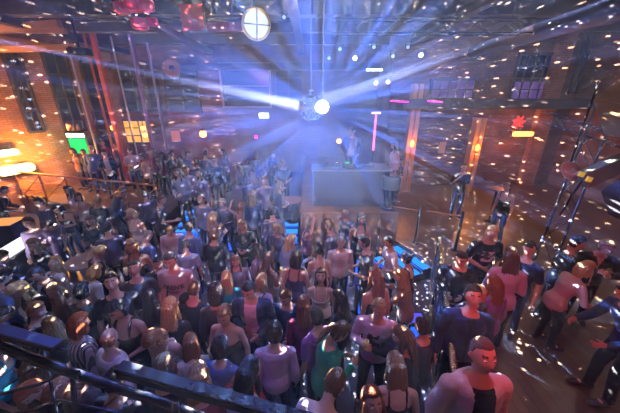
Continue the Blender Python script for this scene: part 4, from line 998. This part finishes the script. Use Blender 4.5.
P(186,333,0,1.68,20,'bow','f','long','auburn','long','cream','black','in cream top with long auburn hair over her shoulder')
P(216,308,0,1.70,170,'drink','f','tail','ltbrown','strapless','black','black','in black strapless dress with bare shoulders and red-lit face')
P(216,338,0,1.70,-10,'stand','f','messy','black','long','blue','black','in blue-violet top with a mass of black hair, left of the lavender shirt')
P(203,362,0,1.66,15,'bow','f','long','dkblonde','long','wine','black','in wine red top with long fair hair just above the black balcony rail')
P(246,356,0,1.70,-20,'bow','f','band','black','long','pale','black','in pale pinkish top with black hair and headband, front centre',band=1)
P(240,388,0,1.60,170,'bow','f','bob','red','long','red','black','with red-lit red hair at the bottom edge below the headband woman')
P(168,356,0,1.64,0,'stand','f','bob','brown','long','black','black','in black with brown bob above the balcony rail, lower left of centre')
P(112,368,0,1.66,-10,'stand','m','short','black','long','black','black','in black with black hair behind the truss pipe')
P(24,357,0,1.64,0,'stand','f','long','brown','long','brown','black','in brown with long brown hair seen through the truss, left')
P(24,392,0,1.62,175,'bow','m','short','red','long','black','black','in black with red hair under the truss, bottom left corner')
P(53,392,0,1.64,170,'bow','f','bob','auburn','long','charcoal','black','in charcoal with auburn hair under the truss, bottom left')
P(75,283,0,1.72,0,'stand','f','messy','black','long','black','black','in black with thick black hair, behind the striped jacket')
P(48,284,0,1.62,165,'drink','f','long','dkblonde','long','brown','black','in brown patterned top between the cap and the striped jacket')
P(2,250,0,1.72,-60,'leanr','m','short','dark','long','navy','jeans','in navy leaning in at the left edge beside the white counter')
P(8,268,0,1.70,-20,'bow','m','short','black','long','blue','black','in blue at the left edge below the white counter')
P(143,290,0,1.64,10,'stand','f','long','black','long','charcoal','black','in charcoal with long black hair between two men and the blonde woman in black')
P(212,283,0,1.62,10,'stand','f','bob','dark','long','charcoal','black','in charcoal with dark bob, left of the long blonde hair')
P(300,296,0,1.66,0,'stand','f','long','auburn','long','wine','black','in wine top with auburn hair behind the navy polo',dx=1)
P(336,290,0,1.70,60,'stand','f','long','dark','long','black','black','in black behind the woman in green, long dark hair')
P(418,318,0,1.70,30,'stand','m','short','dark','long','charcoal','black','in charcoal shirt left of the gold railing, dark hair')
P(300,250,0,1.66,-20,'drink','f','bob','dark','tank','dusk','black','in dusky tank with dark bob right of the light blue top')
P(345,208,0,1.72,120,'stand','m','crop','brown','long','dusk','black','in dusky shirt with reddish-lit face below the stage')
P(270,206,0,1.72,20,'stand','m','short','dark','long','dusk','black','in dark shirt by the small reddish table')
#P(442,292,Q,1.66,190,'stand','f','long','black','long','black','black','in black with long black hair tucked behind the tinsel railing')
P(106,222,0,1.70,30,'clasp','m','short','dark','long','dusk','black','in dusky shirt below the shaved fair head, left')
P(88,216,0,1.68,-160,'clasp','f','long','brown','long','black','black','in black top with brown hair near the blue light box')
P(5,186,0,1.74,-60,'leanr','m','short','black','jacket','black','black','in black jacket leaning on the left end of the lounge railing')
# left lounge
L6=ZL
P(57,141,L6,1.70,-10,'stand','f','long','black','dress','purple','black','in short purple dress with long black hair on the left lounge',skirt=1,legs=1)
P(90,145,L6,1.86,20,'leanr','m','crop','dkblonde','long','blue','jeans','in blue jacket with white number on the back, left lounge',number=1)
P(103,150,L6,1.78,-150,'clasp','m','short','dark','openjacket','black','black','in dark suit with pale tie, right of the blue jacket with number',inner='white')
P(129,148,L6,1.72,-140,'clasp','m','cap','navy2' if False else 'black','tee','white','jeans','in white shirt and dark cap in the left lounge')
P(141,154,L6,1.66,140,'drink','m','short','brown','long','pale','black','in pale top right of the man in white shirt, left lounge')
P(72,148,L6,1.72,150,'drink','f','long','brown','long','brown','black','in brown top beside the green-lit drinks fridge')
P(82,149,L6,1.68,-160,'stand','m','short','dark','long','charcoal','black','in charcoal between the fridge and the blue jacket with number')
P(112,142,L6,1.74,160,'stand','m','short','dark','long','dusk','black','in dusky shirt directly below the red steel column')
P(101,140,L6,1.84,200,'stand','m','short','brown','long','wine','black','in wine shirt at the left windows behind the suit')
dim=[(170,150),(179,156),(188,151),(196,158),(205,150),(214,156),(222,149),(186,166),(176,168),(162,152),(199,168),(153,148)]
dim2=[(246,158),(256,152),(264,160),(273,152),(283,160),(252,172),(266,176),(280,180),(240,165),(253,190)]
rd=random.Random(5)
for i,(x,y) in enumerate(dim):
    P(x,y,L6,rd.uniform(1.64,1.8),rd.uniform(0,360),rd.choice(['stand','clasp','drink']),rd.choice('mf'),rd.choice(['short','long','bob']),rd.choice(['dark','brown','ltbrown','black']),'long',rd.choice(['dusk','greyblue','mauve','navy','wine']),'black','dimly lit in the purple haze at the back of the left lounge',group='dim figures at the back of the left lounge')
for i,(x,y) in enumerate(dim2):
    P(x,y,Q,rd.uniform(1.64,1.8),rd.uniform(0,360),rd.choice(['stand','clasp','drink']),rd.choice('mf'),rd.choice(['short','long','bob']),rd.choice(['dark','brown','ltbrown','black']),rd.choice(['long','tee']),rd.choice(['dusk','greyblue','mauve','navy','lilac']),'black','dimly lit in the blue haze left of the stage',group='dim figures left of the stage')
# stage
P(353,127,ZS,1.93,182,'dj','m','cap','black','openjacket','navy','black','in dark open vest over white tee behind the dj booth',inner='white')
P(394,141,ZS,1.60,100,'stand','f','long','dark','tee','pink','black','in pink top at the right end of the stage')
P(401,158,Q,1.70,-150,'clasp','f','short','dark','long','dusk','black','in dusky clothes beside the left orange timber post')
#P(311,138,ZS,1.74,160,'stand','m','short','dark','long','navy','black','in navy behind the left end of the dj booth')
for q in PEOPLE:
    if q['hc'] not in HAIRC:q['hc']='black'
RIGS={}
def rig_of(q):
    k=(q['pose'],q['fem'])
    if k not in RIGS:RIGS[k]=Rig(*k)
    return RIGS[k]
def place(q):
    rg=rig_of(q);s=q['h']/1.765;top=rg.H@Vector((0,-.01,.135));top=top*s
    c,sn=math.cos(R(q['yaw'])),math.sin(R(q['yaw']));o=Vector((top.x*c-top.y*sn,top.x*sn+top.y*c,top.z))
    p=at_z(q['px'],q['py'],q['fz']+o.z);q['s']=s
    return Vector((p.x-o.x,p.y-o.y,q['fz']))
for q in PEOPLE:q['p']=place(q);q['h0']=q['h'];q['px0']=q['px']
# settle the crowd: heights vary a little so that nobody stands inside a neighbour
for it in range(80):
    for q in PEOPLE:
        f=0
        for r in PEOPLE:
            if r is q:continue
            d=q['p']-r['p'];d.z=0;l=d.length
            if l<.56:
                away=Vector((q['p'].x,q['p'].y,0)).normalized();f+=(.56-l)*(1 if d.dot(away)>0 else -1);q['px']=max(q['px0']-6,min(q['px0']+6,q['px']+(.56-l)*3.5*(1 if q['px']+.01*(q['px']-r['px0'])>r['px'] else -1)))
        if f and not q['o'].get('pin'):
            q['h']=max(q['h0']-.15,min(q['h0']+.12,q['h']-f*.12));q['h']=max(1.52,min(1.93,q['h']));q['p']=place(q)
TEXTS={}
def text_mesh(s,size):
    cu=bpy.data.curves.new('t','FONT');cu.body=s;cu.size=size;cu.extrude=.002;cu.align_x='CENTER';cu.offset=.001
    o=bpy.data.objects.new('t',cu);COL.objects.link(o);bpy.context.view_layer.update()
    me=bpy.data.meshes.new_from_object(o.evaluated_get(bpy.context.evaluated_depsgraph_get()));bpy.data.objects.remove(o)
    me.materials.clear();me.materials.append(None);return me
def wrap(me,rig,z,y,front,rad=.30):
    for v in me.vertices:
        x=v.co.x;w=v.co.z
        yy=y-x*x/(2*.22)+w
        c=Vector((-x,yy,z+v.co.y)) if front else Vector((x,-yy,z+v.co.y))
        v.co=rig.A@c
def gsurf(me_g,rig): pass
LIPS=mat('lips',(.5,.14,.13),.4);
def make_person(q):
    rg=rig_of(q);o=q['o'];sk=o.get('skin') or 'abca'[hash_i(int(q['px0']*7+q['py']))%4]
    root=obj('person',body(rg),None,[skinm(sk),LIPS,hairm(q['hc'])])
    root.location=q['p'];root.rotation_euler=(0,0,R(q['yaw']));root.scale=(q['s'],)*3
    tag(root,q['label'],'person',o.get('group') or 'people in the club crowd')
    tc=stripe_mat() if o.get('striped') else cloth(q['tc'])
    inner=cloth(o.get('inner','white' if q['tk']=='jacket' else q['tc']));
    if o.get('hem'):inner=cloth('white')
    pr=PRINT[o['print']]() if o.get('print') else tc
    if q['tk'] in('tee','long','sweater'):mats=[tc,tc if not o.get('hem') else inner,pr]
    else:mats=[tc,inner,tc]
    nm={'tee':'tee_shirt','long':'shirt','jacket':'jacket','openjacket':'jacket','sweater':'sweater','tank':'tank_top','dress':'dress','strapless':'strapless_top'}[q['tk']]
    obj(nm,garment(rg,q['tk']),root,mats)
    if not o.get('legs'):obj('trousers',trousers(rg),root,[cloth(q['bc'])])
    for x in(-1,1):obj('shoe',shoe(rg,x),root,[cloth('charcoal')])
    obj('hair' if q['hs']!='cap' else 'cap',hair(rg,q['hs']),root,[hairm(q['hc'])])
    a=(q['yaw'])%360
    if 80<a<280 and not o.get('group'):
        for x in(-1,1):
            e=obj('eye',eyemesh(),root,[]);M=rg.H@Matrix.Translation((x*.030,.0775,.006));e.matrix_local=M
    if o.get('glasses'):
        gm=MB()
        for x in(-1,1):
            pts=[rg.H@Vector((x*.031+.022*math.cos(t),.098,.006+.016*math.sin(t))) for t in [2*pi*i/12 for i in range(13)]];gm.tube(pts,[.0022]*13,6,cap=False)
            gm.tube([rg.H@Vector((x*.053,.097,.01)),rg.H@Vector((x*.079,-.01,.01))],[.002,.002],6)
        gm.build('glasses',M_black,root,smooth=True)
    if o.get('heart'):
        hm=[(0,-.03),(.028,0),(.024,.02),(.01,.022),(0,.012),(-.01,.022),(-.024,.02),(-.028,0)]
        n=len(hm);v=[rg.A@Vector((x,.150,1.24+z)) for x,z in hm]+[rg.A@Vector((x,.135,1.24+z)) for x,z in hm]
        MB().add(v,[tuple(range(n)),tuple(range(2*n-1,n-1,-1))]+[(i,(i+1)%n,n+(i+1)%n,n+i) for i in range(n)]).build('heart_pendant',cloth('white'),root)
    if o.get('band'):
        MB().tube([rg.H@Vector((.092*math.cos(t),.02,.135*math.sin(t)+.0)) for t in [pi*i/12 for i in range(13)]],[(.006,.014)]*13,8,ref=(0,1,0)).build('headband',cloth('white'),root,smooth=True)
    if o.get('strap'):
        pts=[(.13,.09,1.38),(.12,0,1.475),(.08,-.09,1.40),(-.02,-.14,1.24),(-.12,-.12,1.06)];MB().tube([rg.A@Vector(p) for p in pts],[(.012,.006)]*5,8,ref=(0,1,0)).build('bag_strap',cloth('black'),root,smooth=True)
    if o.get('beard'):
        vs,fs=sphere(lambda d:(headfn(d)*1.045 if (d.z<-.42 and d.y>-.1 and not(abs(d.x)<.3 and -.72<d.z<-.52 and d.y>0)) else headfn(d)*.92),36,26)
        MB().add([rg.H@v for v in vs],fs).build('beard',hairm('dark'),root,smooth=True)
    if o.get('text'):
        for s,sz,z,c in (('BROVE',.095,1.21,'charcoal'),('STREET',.05,1.14,'wine')):
            me=text_mesh(s,sz);wrap(me,rg,z,.152,True);obj('shirt_lettering',me,root,[cloth(c)])
    if o.get('number'):
        me=text_mesh('23',.13);wrap(me,rg,1.22,.150,False);obj('jacket_lettering',me,root,[cloth('white')])
    return root
def hash_i(n):return (n*2654435761>>7)&0xffff
for q in PEOPLE:q['obj']=make_person(q)
# things held in hands
def hand_pos(q,x=1,fwd=.06):
    rg=rig_of(q);sh,e,w=rg.armpts(x);p=w+(w-e).normalized()*fwd
    return Matrix.Translation(q['p'])@Matrix.Rotation(R(q['yaw']),4,'Z')@Matrix.Scale(q['s'],4)@p
def who(px,py):return min(PEOPLE,key=lambda q:(q['px0']-px)**2+(q['py']-py)**2)
M_phonelit=emis('phone_screen',(.85,.92,1),6)
def phone(px,py,label,lit=True,x=1,ry=0):
    q=who(px,py);p=hand_pos(q,x,.09);M=Matrix.Translation(p+Vector((0,0,.03)))@Matrix.Rotation(R(q['yaw']),4,'Z')@Matrix.Rotation(R(-25),4,'X')
    root=bpy.data.objects.new('smartphone',None);root.matrix_world=M;COL.objects.link(root);tag(root,label,'phone','phones held up in the crowd')
    MB().box((-.036,-.074,-.004),(.036,.074,.004)).build('case',M_blackp,root,bevel=.003)
    MB().box((-.033,-.07,.004),(.033,.07,.0055)).build('display',M_phonelit if lit else M_glassdark,root)
phone(53,206,'lit phone held by the woman in black strapless dress, left')
phone(243,283,'dark phone held by the man in navy zip jacket',False)
phone(246,356,'bright lit phone in front of the headband woman, bottom centre')
phone(141,154,'glowing phone held in the left lounge beside the white shirt')
M_beer=mat('pale_drink',(.75,.7,.35),.15,emit=.0)
M_gl=mat('clear_glass',(.85,.9,.9),.05);
def glass(px,py,label,x=1,m=M_beer):
    q=who(px,py);p=hand_pos(q,x,.08);root=empty('drink_glass',p-Vector((0,0,.05)),0,label,'drink','drinks held in the crowd')
    MB().lathe([(.026,0),(.033,.13),(.031,.13),(.024,.008)],n=16).build('glass',m,root,smooth=True)
    MB().lathe([(.003,.01),(.003,.19)],(.008,0,0),6).build('straw',cloth('black'),root)
for a in ((216,308,'pale drink held by the woman in black strapless dress'),(380,300,'drink held by the man in pale sweatshirt'),(133,240,'drink held by the person with short fair hair in black tank'),
          (290,291,'tall pale drink held by the man in navy polo'),(77,193,'drink held by the woman in white tank under the lounge railing'),(268,252,'drink held by the woman in brown top'),(53,318,'drink raised beside the red-blonde hair')):glass(*a)
# ------------------------------------------------------------------ haze and lights
w=bpy.data.worlds.new('club_haze');SC.world=w;w.use_nodes=True;nt=w.node_tree
nt.nodes['Background'].inputs[1].default_value=0
v=nt.nodes.new('ShaderNodeVolumeScatter');v.inputs['Color'].default_value=(.75,.83,1,1);v.inputs['Anisotropy'].default_value=.2
# smoke hangs high and thickens towards the mirror ball; the air at head height is nearly clear
geo=nd(nt,'ShaderNodeNewGeometry');sx=nd(nt,'ShaderNodeSeparateXYZ');nt.links.new(geo.outputs['Position'],sx.inputs[0])
m1=nd(nt,'ShaderNodeMapRange');nt.links.new(sx.outputs[2],m1.inputs[0]);m1.inputs[1].default_value=1.9;m1.inputs[2].default_value=3.6
ds=nd(nt,'ShaderNodeVectorMath',operation='DISTANCE');nt.links.new(geo.outputs['Position'],ds.inputs[0]);ds.inputs[1].default_value=tuple(BALL)
m2=nd(nt,'ShaderNodeMapRange');nt.links.new(ds.outputs['Value'],m2.inputs[0]);m2.inputs[1].default_value=4.2;m2.inputs[2].default_value=.3;pw=nd(nt,'ShaderNodeMath',operation='POWER');nt.links.new(m2.outputs[0],pw.inputs[0]);pw.inputs[1].default_value=3.6;m3=nd(nt,'ShaderNodeMath',operation='MULTIPLY_ADD');nt.links.new(pw.outputs[0],m3.inputs[0]);m3.inputs[1].default_value=.15;m3.inputs[2].default_value=.0013
mm=nd(nt,'ShaderNodeMath',operation='MULTIPLY_ADD');nt.links.new(m1.outputs[0],mm.inputs[0]);nt.links.new(m3.outputs[0],mm.inputs[1]);mm.inputs[2].default_value=.0009
nt.links.new(mm.outputs[0],v.inputs['Density'])
nt.links.new(v.outputs[0],nt.nodes['World Output'].inputs['Volume'])
# unseen ceiling washes added as fill over the dance floor
spotlight((-2.5,4.5,6.1),(-.8,5.0,0),300,95,(.5,.48,1),1,.3,'unseen_fill_light')
spotlight((1.5,2.0,6.1),(.3,3.8,0),170,80,(1,.55,.9),1,.3,'unseen_fill_light')
spotlight((-4.8,3.5,6.0),(-3.6,5,0),240,95,(.8,.62,.85),1,.3,'unseen_fill_light')
spotlight((0,8.2,6.0),(-.5,7,0),380,110,(.2,.3,1),1,.3,'unseen_fill_light')
spotlight((4.5,5,6.0),(3.4,7.2,0),260,110,(1,.6,.42),1,.3,'unseen_fill_light')
# red fronts under the gallery
spotlight((-1.0,1.75,3.0),(-1.6,5,1.5),75,85,(1,.03,.02),1,.1,'red_wash_light')
spotlight((1.35,.8,3.5),(2.4,3.0,1.8),135,88,(1,.03,.02),1,.1,'red_wash_light')
# unseen fills added to brighten walls, timber braces, the DJ and right floor
spotlight((-7.6,7.0,4.4),(-8.2,9.6,6.1),160,80,(1,.5,.22),1,.2,'unseen_fill_light')
spotlight((1.0,5.6,5.7),(1.2,8.0,2.7),260,26,(.9,.92,1),.6,.1,'unseen_fill_light')
arealight((-8.5,8.0,5.6),(-11.2,9.0,3),1.2,80,(1,.42,.2))
arealight((-3.0,10,5.8),(-6,14.5,3.5),2,65,(.5,.22,.8))
arealight((5.5,9,5.9),(6.5,12.2,3),2,50,(.9,.5,.4))
arealight((1.0,10.5,5.9),(1.0,14,1.8),1.6,45,(.4,.3,1))
arealight((7.5,6.5,5.9),(7.5,8.5,0),1.8,60,(1,.65,.5))
for lp in(lamp2,):pointlight(lp+Vector((.6,-.1,.25)),480,(1,.38,.06),.12)
for (a,Y,m,lb,r) in lan[:1]+lan[2:3]:
    pointlight(at_y(a[0],a[1],Y)+Vector((0,-.35,0)),45,(1,.28,.06) if m is not M_led_mag else (1,.1,.4),.08)
pointlight(pl1,45,(1,.35,.05),.06);pointlight(pl2,60,(1,.32,.05),.06)
pointlight(at_y(523,134,11.3),60,(1,.25,.05),.1)
pointlight(fr.location+Vector((0,-.5,1.7)),25,(.1,1,.3),.1)
pointlight(at_z(12,250,1.25),18,(.85,.85,1),.15)
arealight((-1.6,1.9,3.6),at_d(60,370,1.6),.4,14,(.05,.12,1))  # unseen blue light added for highlights on the foreground truss
for m in bpy.data.materials:
    if m.name not in('warm_glow_panel',):m.cycles.emission_sampling='NONE'
# ------------------------------------------------------------------ view
SC.view_settings.view_transform='Standard';SC.view_settings.look='None';SC.view_settings.exposure=0.12;SC.view_settings.gamma=1
SC.view_settings.use_curve_mapping=False
SC.cycles.use_denoising=True
SC.cycles.max_bounces=6;SC.cycles.volume_bounces=0
SC.cycles.sample_clamp_indirect=2;SC.cycles.sample_clamp_direct=16
SC.cycles.caustics_reflective=False;SC.cycles.caustics_refractive=False
SC.cycles.volume_step_rate=1;SC.cycles.volume_max_steps=256
w.cycles.volume_step_size=2.5
